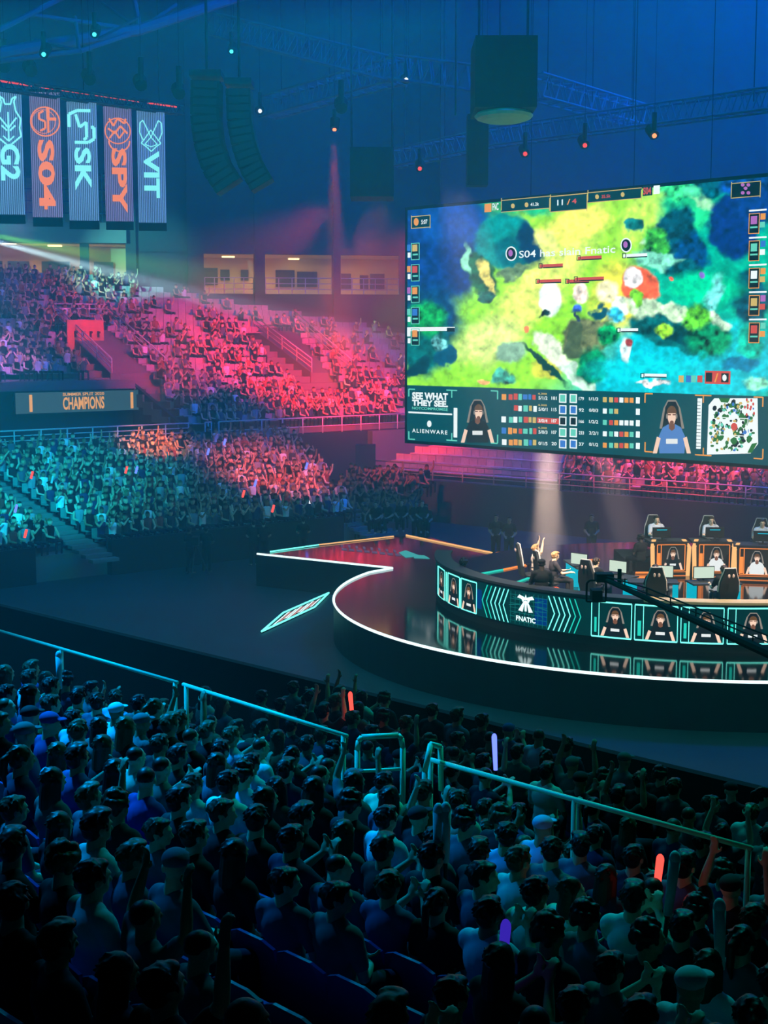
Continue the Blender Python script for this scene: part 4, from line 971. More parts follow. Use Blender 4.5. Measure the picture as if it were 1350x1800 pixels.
def disc_ring(g, P, cu, cv, r, w_, a0, a1, Ht, W_):
    n = 28; k = W_/2/Ht
    for i in range(n):
        t0, t1 = [math.radians(a0+(a1-a0)*j/n) for j in (i, i+1)]
        g.quad(*[P(cu+rr*math.cos(t), cv+rr*math.sin(t)*k, .03) for rr, t in ((r, t0), (r, t1), (r-w_, t1), (r-w_, t0))])
def seg(g, P, pts, w_=.05, k=.11):
    for (u0, v0), (u1, v1) in zip(pts[:-1], pts[1:]):
        d = Vector((u1-u0, (v1-v0)/k, 0)); d.normalize(); nx, ny = -d.y*w_, d.x*w_*k
        g.quad(P(u0-nx, v0-ny, .035), P(u1-nx, v1-ny, .035), P(u1+nx, v1+ny, .035), P(u0+nx, v0+ny, .035))
def banmat(name, ca, cb):
    m, n, l = new_mat(name); b = n['Principled BSDF']; b.inputs['Roughness'].default_value = .8
    tc = n.new('ShaderNodeTexCoord'); wv = n.new('ShaderNodeTexWave'); wv.inputs['Scale'].default_value = 4.5; wv.inputs['Distortion'].default_value = 1.2; wv.inputs['Detail Scale'].default_value = .6
    mp = n.new('ShaderNodeMapping'); mp.inputs['Scale'].default_value = (1, .0, .04); l.new(tc.outputs['Object'], mp.inputs[0]); l.new(mp.outputs[0], wv.inputs['Vector'])
    r = n.new('ShaderNodeValToRGB'); r.color_ramp.elements[0].color = (*lin(ca), 1); r.color_ramp.elements[1].color = (*lin(cb), 1); r.color_ramp.elements[0].position = .45
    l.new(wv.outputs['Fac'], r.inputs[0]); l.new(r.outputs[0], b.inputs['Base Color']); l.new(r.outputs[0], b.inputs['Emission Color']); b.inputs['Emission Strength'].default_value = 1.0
    return m
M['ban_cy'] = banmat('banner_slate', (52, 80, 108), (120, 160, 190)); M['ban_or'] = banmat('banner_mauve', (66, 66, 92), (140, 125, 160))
M['led_cyan_b'] = emit('banner_cyan', (140, 250, 250), 1.15); M['led_orange_b'] = emit('banner_orange', (255, 135, 85), 1.1)
def k_g2(g, P, lt, rg):
    seg(g, P, [(-.9, .66), (-.8, .72), (-.9, .79), (-.55, .85), (-.45, .92), (-.6, .96), (-.3, .94), (-.2, .9), (.2, .9), (.3, .94), (.6, .96), (.45, .92), (.55, .85), (.9, .79), (.8, .72), (.9, .66), (0, .58), (-.9, .66)], .06)
    seg(g, P, [(-.6, .8), (0, .72), (.6, .8)], .06); seg(g, P, [(-.5, .74), (-.1, .70)], .06); seg(g, P, [(.5, .74), (.1, .70)], .06); seg(g, P, [(-.4, .66), (0, .62), (.4, .66)], .05); seg(g, P, [(0, .84), (0, .62)], .05)
    lt('G2', .60, .32, -.65, .75)
def k_so4(g, P, lt, rg):
    rg(0, .78, 1.0, .09); seg(g, P, [(.2, .88), (.2, .80), (.75, .80)], .1); seg(g, P, [(.2, .80), (.2, .70)], .07); seg(g, P, [(-.1, .86), (-.4, .84), (-.4, .80), (0, .78), (0, .73), (-.35, .71)], .07); rg(-.1, .78, .8, .04)
    lt('S04', .645, .12)
def k_sk(g, P, lt, rg):
    seg(g, P, [(.6, .93), (-.3, .93), (-.85, .90), (-.85, .80)], .11); seg(g, P, [(-.4, .90), (-.15, .80), (.3, .84), (.3, .72), (.1, .70)], .1); seg(g, P, [(.6, .80), (.8, .80), (.8, .71), (.4, .68), (-.5, .68)], .11)
    lt('SK', .64, .30)
def k_spy(g, P, lt, rg):
    rg(0, .80, .95, .08); seg(g, P, [(-.6, .9), (-.3, .84), (0, .9), (.5, .86), (.6, .9)], .07); seg(g, P, [(-.7, .82), (-.2, .78), (.2, .84), (.7, .78)], .07); seg(g, P, [(-.6, .74), (-.2, .8), (.1, .74), (.5, .80)], .06); rg(.1, .72, .8, .1, 180, 360)
    lt('SPY', .66, .13, -.5, .6)
def k_vit(g, P, lt, rg):
    for s_ in (-1, 1):
        seg(g, P, [(0, .78), (s_*.55, .92), (s_*.75, .90), (s_*.8, .82), (s_*.55, .75), (0, .84)], .04, .11); seg(g, P, [(s_*.55, .75), (s_*.7, .73), (s_*.35, .70), (0, .66)], .04); seg(g, P, [(0, .78), (s_*.45, .72), (0, .70)], .035)
    lt('VIT', .665, .27)
BN = [(-11, 37, 160, 391, 50.5, k_g2, 'c', 'slate banner with a cyan masked emblem and G2 at the frame edge'), (52, 104, 162, 396, 52, k_so4, 'o', 'mauve banner with an orange ring emblem and S04'),
      (117, 169, 179, 401, 53.5, k_sk, 'c', 'slate banner with a cyan angular emblem and SK'), (182, 230, 187, 402, 55.5, k_spy, 'o', 'mauve banner with an orange round emblem and SPY'), (240, 289, 195, 404, 57, k_vit, 'c', 'slate banner with a pale winged emblem and VIT')]
for k, (a, b_, yt, yb, Y, kf, c_, lab) in enumerate(BN): banner(k, a, b_, yt, yb, Y, '', c_, kf, lab)
# red light bars on the truss above the banners
tr0, tr1 = atY(-60, 140, 48), atY(318, 194, 58.2)
def truss(p0, p1, s=.5, nb=14, label='', name='roof_truss', m='truss', r=.035, up=Vector((0, 0, 1)), group='roof trusses', cat='truss'):
    p0, p1 = Vector(p0), Vector(p1); root = empty(name, (p0+p1)/2); f = local(root); tag(root, label, cat, group)
    d = (p1-p0).normalized(); sd = d.cross(up).normalized(); uv = sd.cross(d).normalized()
    cor = [sd*a*s/2+uv*b*s/2 for a, b in ((-1, -1), (1, -1), (1, 1), (-1, 1))]
    for c_ in cor: MB().bar(f(p0+c_), f(p1+c_), r).build('chord', m, root)
    g = MB()
    for i in range(nb):
        a, b_ = p0.lerp(p1, i/nb), p0.lerp(p1, (i+1)/nb); md = p0.lerp(p1, (i+.5)/nb)
        for j in range(4):
            g.bar(f(a+cor[j]), f(md+cor[(j+1) % 4]), r*.5, 5); g.bar(f(md+cor[(j+1) % 4]), f(b_+cor[j]), r*.5, 5)
    g.build('lattice', m, root)
    for t in (.12, .5, .88):
        q = p0.lerp(p1, t); MB().bar(f(q), f(Vector((q.x, q.y, 30.8))), .02).build('hanging_cable', 'black', root)
    return root, p0, p1
truss(tr0, tr1, .35, 22, 'dark truss carrying the row of team banners', m='charcoal')
for k, (x0, y0, x1, y1) in enumerate(((-30, 138, 55, 150.5), (69, 152.5, 158, 165.5), (168, 167, 245, 178.5), (260, 181, 310, 188))):
    Y0, Y1 = 49.5+x0*.0275, 49.5+x1*.0275; a, b_ = atY(x0, y0, Y0), atY(x1, y1, Y1)
    o = MB().bar(a, b_, .035, 6).build('light_bar', 'led_red'); tag(o, ['red light bar above the G2 banner', 'red light bar above the S04 banner', 'red light bar above the SPY banner', 'short red light bar at the end above the VIT banner'][k], 'light bar', 'red light bars on the banner truss')
# lighting trusses
truss(atY(372, 42, 62), atY(712, 128, 58), .9, 16, 'lattice truss sloping down from the speaker hangs to the middle of the roof', r=.05)
truss(atY(470, 190, 66), atY(705, 122, 58), .9, 14, 'lattice truss rising from the left towards the truss corner', r=.05)
truss(atY(700, 118, 58), atY(870, 142, 52), .9, 8, 'short lattice truss between the corner and the dark hanging cube', r=.05)
truss(atY(690, 280, 62), atY(880, 240, 58), .7, 10, 'lattice truss above the left corner of the big screen', r=.045)
truss(atY(880, 240, 58), atY(1400, 168, 47), .7, 24, 'long lattice truss running above the big screen to the right edge', r=.045)
truss(atY(935, 150, 50), atY(1130, 205, 60), .8, 10, 'lattice truss behind the dark hanging cube', r=.045)
# roof steel at upper left
def member(pts, r, label, Y=60):
    P = [atY(x, y, yy) for x, y, yy in pts]; c = Vector(P[0]); root = empty('roof_beam', c); f = local(root); tag(root, label, 'roof beam', 'steel members of the roof')
    g = MB(); g.path([f(p) for p in P], r, 8); g.build('tube', 'truss', root); return root, f
for pts, r, lab in (([(-20, 96, 50), (245, 52, 56), (460, -20, 60)], .22, 'thick pale roof tube crossing the upper left corner'), ([(-20, 62, 50), (130, -15, 54)], .1, 'thin roof tube at the very corner'),
                    ([(-20, 110, 50), (140, 90, 52), (240, 56, 56)], .09, 'thin lower chord meeting the thick tube'), ([(50, 25, 52), (240, 52, 56)], .08, 'diagonal roof brace over the banners'),
                    ([(236, 0, 56), (246, 52, 56)], .1, 'short upright brace above the thick tube'), ([(132, 30, 54), (139, 90, 52), (60, 70, 52)], .07, 'angled brace between the thin chords'),
                    ([(245, 52, 56), (180, 5, 58)], .07, 'slanting brace left of the upright brace'), ([(245, 52, 56), (310, 8, 58)], .07, 'slanting brace right of the upright brace'), ([(90, 100, 54), (150, 80, 54), (245, 30, 54)], .05, 'faint thin chord behind the braces')):
    member(pts, r, lab)
# line arrays
def line_array(path, W_, Y, label):
    P = [Vector(atY(x, y, Y)) for x, y in path]
    top = P[0]; root = empty('line_array', top); f = local(root); tag(root, label, 'loudspeaker', 'curved loudspeaker hangs')
    # resample
    L = [0]
    for a, b_ in zip(P[:-1], P[1:]): L.append(L[-1]+(b_-a).length)
    n = 13
    def at(s):
        for i in range(len(P)-1):
            if s <= L[i+1]+1e-6: return P[i].lerp(P[i+1], (s-L[i])/(L[i+1]-L[i]))
        return P[-1]
    for i in range(n):
        a, b_ = at(L[-1]*i/n), at(L[-1]*(i+.94)/n); d = (b_-a).normalized(); c = (a+b_)/2; h = (b_-a).length
        zx = -d; xx = Vector((1, 0, 0))-zx*zx.x; xx.normalize(); yy = zx.cross(xx); R = Matrix((xx, yy, zx)).transposed()
        cb = MB().box(f(c), (W_, 1.1, h), rot=R).build('cabinet', 'black', root)
        g = MB()
        for s_ in (-1, 1): g.box(f(c+yy*-.56*1), (W_*.8, .02, h*.7), rot=R) if s_ == 1 else None
        g.box(f(c-xx*(W_/2+.01)), (.02, .8, h*.6), rot=R)
        g.build('grille', 'charcoal', cb)
    MB().box(f(top+Vector((0, 0, .25))), (W_*1.1, 1.2, .2)).build('rigging_frame', 'charcoal', root)
    MB().bar(f(top+Vector((0, 0, .3))), f(Vector((top.x, top.y, 30.8))), .05).build('hanging_cable', 'black', root)
line_array([(364, 146), (363, 210), (369, 255), (382, 295), (405, 330)], 1.0, 50, 'front curved black loudspeaker hang')
line_array([(421, 160), (423, 215), (431, 258), (444, 295), (463, 328)], .85, 50, 'slimmer curved black loudspeaker hang behind the front one')
# dark hanging boxes
def hang(x0, x1, y0, y1, Y, depth, label, name='hanging_box', m='black'):
    a, b_ = atY(x0, y0, Y), atY(x1, y1, Y); c = ((a[0]+b_[0])/2, Y+depth/2, (a[2]+b_[2])/2)
    root = empty(name, (c[0], c[1], b_[2])); f = local(root); tag(root, label, 'hanging rig')
    MB().box(f(c), (abs(b_[0]-a[0]), depth, abs(a[2]-b_[2]))).build('housing', m, root)
    for sx in (-1, 1): MB().bar(f((c[0]+sx*.8, c[1], a[2])), f((c[0]+sx*.8, c[1], 30.8)), .04).build('hanging_cable', 'black', root)
    return root, f, c
M['navy'] = mat('dark_navy_box', (8, 14, 30), .9)
rt, f, c = hang(836, 944, 62, 188, 46, 2.5, 'large dark navy hanging cube above the big screen', 'hanging_cube', 'navy')
a, b_ = atY(838, 188, 46), atY(944, 188, 46); cc = Vector(((a[0]+b_[0])/2, 47.2, a[2]-.1))
MB().ell(f(cc), (abs(b_[0]-a[0])*.5, 1.25, .22), 24, 8).build('diffuser', mat('pale_diffuser', (150, 200, 170), .6), rt)
hang(615, 692, 258, 345, 55, 2.0, 'dark square hanging rig left of the big screen', 'hanging_box')
hang(822, 858, 200, 325, 52, .8, 'narrow dark hanging mast above the screen edge', 'hanging_mast')
# moving heads
def lamp(px, py, Y, aim, col, label, on=True, sc=1.0):
    p = Vector(atY(px, py, Y)); root = empty('stage_light', p); tag(root, label, 'stage light', 'moving head stage lights')
    d = (Vector(aim)-p).normalized()
    MB().bar((0, 0, .1*sc), (0, 0, .75*sc), .08*sc).build('bracket', 'black', root)
    MB().bar(-d*.45*sc, d*.0, .2*sc, 12, r2=.17*sc).build('head', 'black', root)
    if on: MB().bar(d*.001, d*.05*sc, .075*sc, 10).build('lens', col, root)
    MB().bar((0, 0, .75*sc), (0, 0, 30.8-p.z), .008).build('hanging_cable', 'black', root)
M['hot_orange'] = emit('lamp_orange', (255, 120, 70), 3); M['hot_red'] = emit('lamp_red', (255, 60, 50), 2); M['hot_white'] = emit('lamp_white', (230, 240, 255), 4); M['hot_cyan'] = emit('lamp_cyan', (70, 220, 235), 2.5)
lamp(588, 227, 56, (-2.5, 50, 5), 'hot_orange', 'bright orange stage light with a red beam left of the screen')
lamp(738, 296, 56, (1, 40, 5), 'hot_red', 'small red stage light above the screen corner')
lamp(923, 270, 52, (6, 30, 2), 'hot_red', 'red stage light under the screen truss, first of three'); lamp(1028, 255, 50, (8, 30, 2), 'hot_red', 'red stage light under the screen truss, second of three'); lamp(1150, 238, 48, (12, 30, 2), 'hot_orange', 'orange stage light under the screen truss, third of three')
lamp(714, 140, 57, (4, 20, 8), 'hot_white', 'small white stage light at the truss corner'); lamp(457, 195, 60, (0, 20, 8), 'hot_white', 'faint white stage light right of the speaker hangs')
lamp(407, 90, 58, (-9, 30, 0), 'hot_cyan', 'cyan stage light above the speaker hangs'); lamp(77, 95, 50, (-13, 30, 2), 'hot_cyan', 'cyan stage light above the S04 banner'); lamp(166, 60, 52, (-10, 30, 2), 'hot_cyan', 'cyan stage light above the SPY banner')
for k, (x, y) in enumerate(((55, 125), (158, 140), (248, 150), (315, 165), (8, 118), (600, 190))):
    lamp(x, y, 52, (0, 20, 0), None, ['dark unlit stage light over the S04 banner', 'dark unlit stage light over the SK banner', 'dark unlit stage light over the VIT banner', 'dark unlit stage light beside the front speaker hang', 'dark unlit stage light over the G2 banner', 'dark unlit stage light on the middle truss'][k], False, 1.3)

# ------------------------------------------------------------------ people: one continuous body grown from tapered limbs
def remeshed(g, name, voxel, smooth=3, m=None):
    me = bpy.data.meshes.new('tmp'); me.from_pydata(g.v, [], g.f); o = bpy.data.objects.new('tmp', me); COL.objects.link(o)
    r = o.modifiers.new('r', 'REMESH'); r.mode = 'VOXEL'; r.voxel_size = voxel; r.use_smooth_shade = True
    s_ = o.modifiers.new('s', 'SMOOTH'); s_.iterations = smooth; s_.factor = .5
    bpy.context.view_layer.update()
    out = bpy.data.meshes.new_from_object(o.evaluated_get(DG())); out.name = name
    out.polygons.foreach_set('use_smooth', [True]*len(out.polygons))
    bpy.data.objects.remove(o); bpy.data.meshes.remove(me)
    out.materials.clear()
    if m: out.materials.append(M[m])
    return out
def limb(g, pts, rad, n=10):
    for (a, b_), (ra, rb) in zip(zip(pts[:-1], pts[1:]), zip(rad[:-1], rad[1:])): g.bar(a, b_, ra, n, r2=rb)
    for p, r in zip(pts, rad): g.ell(p, (r, r, r), 10, 8)
def hand(g, wrist, d, side, curl=.35, k=1.0):
    """palm and five fingers; d = direction of the hand, side = towards the thumb"""
    w_ = Vector(wrist); d = Vector(d).normalized(); s_ = Vector(side); s_ = (s_-d*s_.dot(d)).normalized(); nrm = d.cross(s_)
    pc = w_+d*.045*k
    R = Matrix((s_, d, nrm)).transposed(); g.ell(pc, (.042*k, .052*k, .019*k), 10, 8, rot=R)
    for i, (o_, L_) in enumerate(((.03, .070), (.011, .078), (-.010, .072), (-.030, .056))):
        a = w_+d*.085*k+s_*o_*k; b_ = a+(d*math.cos(curl)-nrm*math.sin(curl))*L_*.5*k; c = b_+(d*math.cos(curl*2.6)-nrm*math.sin(curl*2.6))*L_*.5*k
        limb(g, [a, b_, c], [.0105*k, .0098*k, .0085*k], 6)
    a = w_+d*.02*k+s_*.034*k; b_ = a+(s_*.75+d*.6)*.04*k; c = b_+(d*.9+s_*.15-nrm*.3)*.034*k
    limb(g, [a, b_, c], [.014*k, .0115*k, .0095*k], 6)
NECK = Vector((0, 0, 1.06)); HDZ = Vector((0, 0, -.032))
def head_prims(g, yaw=0.0, nod=0.0):
    R = (Matrix.Rotation(yaw, 3, 'Z') @ Matrix.Rotation(nod, 3, 'X')); T = lambda p: NECK+R@(Vector(p)-NECK)+HDZ
    g.ell(T((0, .0, 1.225)), (.074, .093, .088), 16, 12, rot=R); g.ell(T((0, .035, 1.165)), (.054, .060, .062), 14, 10, rot=R)
    g.ell(T((0, .075, 1.13)), (.026, .022, .02), 8, 6, rot=R)                       # chin
    limb(g, [T((0, .092, 1.215)), T((0, .108, 1.182))], [.010, .016], 6)            # nose
    g.ell(T((0, .088, 1.235)), (.05, .014, .010), 10, 6, rot=R)                     # brow
    g.ell(T((0, .090, 1.150)), (.024, .010, .008), 8, 6, rot=R)                     # mouth
    for s_ in (-1, 1): g.ell(T((s_*.077, -.005, 1.20)), (.012, .022, .032), 8, 6, rot=R)
    limb(g, [(0, -.012, .99), T((0, -.008, 1.14))], [.070, .060], 12)
POSES = {   # elbows, wrists, hand direction; legs
 'lap': dict(e=((-.25, .05, .70), (.25, .05, .70)), w=((-.13, .27, .60), (.13, .27, .60)), h=((.2, .8, -.1), (-.2, .8, -.1)), yaw=0.0, nod=-.05),
 'clap': dict(e=((-.24, .16, .78), (.24, .16, .78)), w=((-.06, .33, .98), (.06, .33, .98)), h=((.15, .3, .9), (-.15, .3, .9)), yaw=.15, nod=0.0),
 'raise': dict(e=((-.25, .05, .70), (.27, .10, 1.14)), w=((-.13, .27, .60), (.22, .16, 1.38)), h=((.2, .8, -.1), (-.05, .1, .9)), yaw=-.1, nod=.1),
 'both': dict(e=((-.29, .08, 1.12), (.29, .08, 1.12)), w=((-.24, .14, 1.37), (.22, .14, 1.37)), h=((.1, .1, .9), (-.1, .1, .9)), yaw=0.0, nod=.1),
 'turn': dict(e=((-.26, .0, .70), (.24, .1, .72)), w=((-.10, .22, .66), (.05, .26, .68)), h=((.8, .5, .0), (-.8, .5, 0)), yaw=.75, nod=-.1),
 'turnr': dict(e=((-.24, .1, .72), (.26, .0, .70)), w=((-.05, .26, .68), (.10, .22, .66)), h=((.8, .5, .0), (-.8, .5, 0)), yaw=-.8, nod=-.05),
 'desk': dict(e=((-.24, .14, .72), (.24, .14, .72)), w=((-.20, .40, .74), (.20, .40, .74)), h=((.1, .95, 0), (-.1, .95, 0)), yaw=0.0, nod=-.2),
}
def seated(pose, chest=1.0, stand=False):
    P = POSES[pose]; b = MB(); dz = 0.0
    b.ell((0, .0, .54), (.165*chest, .13, .11), 16, 10); b.ell((0, -.005, .68), (.145*chest, .11, .16), 16, 12); b.ell((0, -.015, .87), (.168*chest, .115, .17), 16, 12)
    limb(b, [(-.14*chest, -.015, .965), (.14*chest, -.015, .965)], [.062, .062]); limb(b, [(-.05, -.015, 1.0), (.05, -.015, 1.0)], [.058, .058])
    head_prims(b, P['yaw'], P['nod'])
    sh = [Vector((-.175*chest, -.01, .955)), Vector((.175*chest, -.01, .955))]
    for i, sx in enumerate((-1, 1)):
        e, w_ = Vector(P['e'][i]), Vector(P['w'][i]); e.x *= chest
        limb(b, [sh[i], sh[i].lerp(e, .5), e, e.lerp(w_, .4), w_], [.056, .050, .040, .040, .027])
        hand(b, w_, P['h'][i], (-sx, 0, .3))
    if stand:
        for sx in (-1, 1):
            limb(b, [(sx*.09, 0, .52), (sx*.10, .03, .06), (sx*.11, -.02, -.36)], [.085, .058, .04]); limb(b, [(sx*.11, -.03, -.39), (sx*.13, .13, -.42)], [.042, .032])
    else:
        for sx in (-1, 1):
            limb(b, [(sx*.09, .02, .53), (sx*.11, .25, .53), (sx*.13, .44, .50), (sx*.13, .45, .30), (sx*.13, .44, .09)], [.088, .078, .058, .056, .040]); limb(b, [(sx*.13, .43, .05), (sx*.15, .60, .035)], [.042, .032])
    # shirt
    s_ = MB(); k = .013
    s_.ell((0, .0, .60), (.165*chest+k, .125+k, .12), 16, 10); s_.ell((0, -.005, .70), (.150*chest+k, .112+k, .17), 16, 12); s_.ell((0, -.015, .87), (.170*chest+k, .118+k, .165), 16, 12)
    limb(s_, [(-.155*chest, -.015, .965), (.155*chest, -.015, .965)], [.074, .074]); limb(s_, [(-.06, -.015, .998), (.06, -.015, .998)], [.068, .068])
    for i in (0, 1):
        e = Vector(P['e'][i]); e.x *= chest; limb(s_, [sh[i], sh[i].lerp(e, .35), sh[i].lerp(e, .68)], [.070, .065, .060])
    t = MB()
    t.ell((0, .0, .535), (.165*chest+k*1.3, .13+k*1.5, .105), 16, 10)
    if stand:
        for sx in (-1, 1): limb(t, [(sx*.09, 0, .52), (sx*.10, .03, .06), (sx*.11, -.02, -.35)], [.100, .072, .058])
    else:
        for sx in (-1, 1): limb(t, [(sx*.09, .02, .53), (sx*.11, .25, .53), (sx*.13, .44, .50), (sx*.13, .45, .30), (sx*.13, .44, .12)], [.102, .092, .074, .070, .056])
    nm = pose+('_stand' if stand else '')
    return (remeshed(b, 'person', .0105, 3, 'skin'), remeshed(s_, 'shirt', .016, 4, 'cloth'), remeshed(t, 'trousers', .018, 4, 'cloth'), P)
def hair_mesh(style):
    """around the neck pivot (origin at NECK), facing +Y"""
    g = MB(); o = -NECK
    c = lambda p: Vector(p)+o
    if style == 'short':
        g.ell(c((0, -.016, 1.245)), (.082, .092, .082), 18, 12); g.ell(c((0, -.045, 1.20)), (.074, .066, .075), 14, 10); g.ell(c((0, .045, 1.292)), (.055, .045, .026), 12, 8)
    elif style == 'swept':
        g.ell(c((0, -.014, 1.25)), (.083, .094, .088), 18, 12); g.ell(c((0, -.045, 1.20)), (.075, .066, .078), 14, 10)
        for i in range(9): t = i/8*math.pi; g.ell(c((.05*math.cos(t), .02+.04*math.sin(t), 1.315)), (.028, .04, .024), 8, 6)
    elif style == 'curly':
        r = random.Random(3)
        for i in range(60):
            a, z = r.uniform(0, 2*math.pi), r.uniform(-.6, 1); q = math.sqrt(1-z*z*.9)
            y = -.02+.098*q*math.sin(a)
            if y > .05 and z < .45: continue
            g.ell(c((.092*q*math.cos(a), y, 1.235+.10*z)), (.03, .03, .03), 8, 6)
        g.ell(c((0, -.02, 1.24)), (.088, .092, .09), 14, 10)
    elif style == 'long':
        g.ell(c((0, -.018, 1.245)), (.086, .096, .088), 18, 12)
        for i in range(9):
            t = math.pi*(1.05+.9*i/8); x, y = .072*math.cos(t), .01+.08*math.sin(t)
            limb(g, [c((x, y, 1.22)), c((x*1.12, y-.012, 1.08)), c((x*1.15, y-.03, .93))], [.034, .034, .018], 8)
    elif style == 'tail':
        g.ell(c((0, -.016, 1.245)), (.082, .093, .084), 18, 12); g.ell(c((0, -.045, 1.20)), (.074, .064, .07), 14, 10)
        limb(g, [c((0, -.10, 1.26)), c((0, -.15, 1.22)), c((0, -.155, 1.10)), c((0, -.13, 1.0))], [.024, .032, .030, .012], 8)
    elif style == 'cap':
        g.ell(c((0, -.004, 1.262)), (.087, .102, .068), 18, 12); g.ell(c((0, .12, 1.262)), (.062, .055, .012), 14, 8)
    elif style == 'buzz':
        g.ell(c((0, -.012, 1.24)), (.077, .088, .079), 18, 12)
    if style != 'cap':      # strands: break the smooth outline
        r = random.Random(len(style))
        lo_ = min(v[2] for v in g.v)
        for i in range(90):
            a, z = r.uniform(0, 2*math.pi), r.uniform(-.35, 1); q = math.sqrt(max(0, 1-z*z)); x, y = .078*q*math.cos(a), -.018+.090*q*math.sin(a)
            if y > .045 and z < .55: continue
            d_ = Vector((x, y+.018, .08*z)).normalized(); b0 = c((x, y, 1.245+.078*z)); t_ = Vector((r.uniform(-1, 1), r.uniform(-1, .2), r.uniform(-1, .1)))*.028
            if style != 'buzz': g.bar(b0+d_*.004, b0+d_*.010+t_, .011, 5, r2=.006)
    return remeshed(g, 'hair' if style != 'cap' else 'cap', .0095 if style != 'curly' else .011, 2 if style != 'curly' else 1, 'hair' if style != 'cap' else 'cloth')
BODIES = {p: seated(p) for p in POSES}
BODIES['slim'] = seated('lap', .88); BODIES['standing'] = seated('lap', 1.0, True)
HAIRS = {s_: hair_mesh(s_) for s_ in ('short', 'swept', 'curly', 'long', 'tail', 'cap', 'buzz')}
def rgba(c): return (*lin(c), 1)
def person(loc, rz, pose='lap', hair='short', shirt=(40, 44, 52), hcol=(24, 18, 15), skin=(205, 160, 130), sc=1.0, label='', group=None, trousers=(30, 36, 56), cat='person'):
    bm_, sm_, tm_, P = BODIES[pose]
    o = bpy.data.objects.new('person', bm_); COL.objects.link(o); o.location = loc; o.rotation_euler = (0, 0, rz); o.scale = (sc, sc, sc); o.color = rgba(skin)
    tag(o, label, cat, group)
    for nm, me_, c in (('shirt', sm_, shirt), ('trousers', tm_, trousers)):
        q = bpy.data.objects.new(nm, me_); COL.objects.link(q); q.parent = o; q.color = rgba(c)
    q = bpy.data.objects.new('cap' if hair == 'cap' else 'hair', HAIRS[hair]); COL.objects.link(q); q.parent = o; q.location = NECK+HDZ
    q.rotation_euler = (Matrix.Rotation(P['yaw'], 3, 'Z') @ Matrix.Rotation(P['nod'], 3, 'X')).to_euler(); q.color = rgba(hcol if hair != 'cap' else shirt)
    return o

# ------------------------------------------------------------------ players, desks and chairs in the podium
IF = 1.75
def gaming_chair(loc, rz, label):
    root = empty('gaming_chair', loc, rz); tag(root, label, 'chair', 'black gaming chairs on the podium')
    g = MB(); g.ell((0, 0, .42), (.27, .27, .07), 16, 8); g.build('seat', 'charcoal', root, True)
    g = MB()
    prof = [(-.20, .42), (-.26, .70), (-.24, .95), (-.17, 1.14), (-.13, 1.28), (.13, 1.28), (.17, 1.14), (.24, .95), (.26, .70), (.20, .42)]
    n = len(prof); g.add([(x, -.24-.14*(z-.4), z) for x, z in prof]+[(x*.93, -.33-.14*(z-.4), z) for x, z in prof], [tuple(range(n)), tuple(range(2*n-1, n-1, -1))]+[(i, n+i, n+(i+1) % n, (i+1) % n) for i in range(n)])
    bk = g.build('backrest', 'charcoal', root)
    g = MB()
    for s_ in (-1, 1): g.ell((s_*.055, -.475, 1.11), (.032, .012, .05), 12, 8)
    g.build('headrest_opening', mat('pale_headrest', (225, 185, 175), .7), root)
    g = MB(); g.path([(-.262, -.3, .7), (-.245, -.335, .95), (-.175, -.36, 1.14), (-.135, -.38, 1.285), (.135, -.38, 1.285), (.175, -.36, 1.14), (.245, -.335, .95), (.262, -.3, .7)], .018, 6); g.build('piping', mat('pale_piping', (220, 205, 200), .6), root)
    MB().bar((0, 0, .1), (0, 0, .38), .035).build('gas_lift', 'black', root)
    g = MB()
    for k in range(5): t = k*2*math.pi/5; g.bar((0, 0, .11), (.29*math.cos(t), .29*math.sin(t), .06), .025); g.ell((.29*math.cos(t), .29*math.sin(t), .035), (.03, .03, .035), 8, 6)
    g.build('star_base', 'black', root)
    for s_ in (-1, 1): MB().box((s_*.30, .02, .66), (.07, .26, .03)).bar((s_*.30, -.02, .42), (s_*.30, -.02, .65), .02).build('armrest', 'black', root)
def headset(o):
    pass
def player_desk(loc, rz, label, wid=1.25):
    root = empty('player_desk', loc, rz); tag(root, label, 'desk', 'player desks on the podium')
    MB().box((0, 0, .74), (wid, .65, .04)).build('desktop', 'charcoal', root)
    for s_ in (-1, 1):
        MB().box((s_*(wid/2-.06), 0, .36), (.10, .5, .72)).build('leg', 'cyan_plastic', root)
    return root
def monitor(loc, rz, label, col='PALE', on=True):
    root = empty('monitor', loc, rz); tag(root, label, 'monitor', 'gaming monitors on the podium desks')
    MB().box((0, 0, .22), (.54, .03, .31)).build('bezel', 'black', root)
    MB().box((0, -.018, .22), (.51, .008, .28)).build('display_panel', M['mon'] if on else 'black', root)
    MB().box((0, .03, .06), (.05, .03, .12)).box((0, .02, .01), (.24, .18, .02)).build('stand', 'black', root)
    return root
M['mon'] = emit('monitor_pale', (215, 235, 215), 1.0)
def seatpoint(px, py): return onz(px, py, IF)
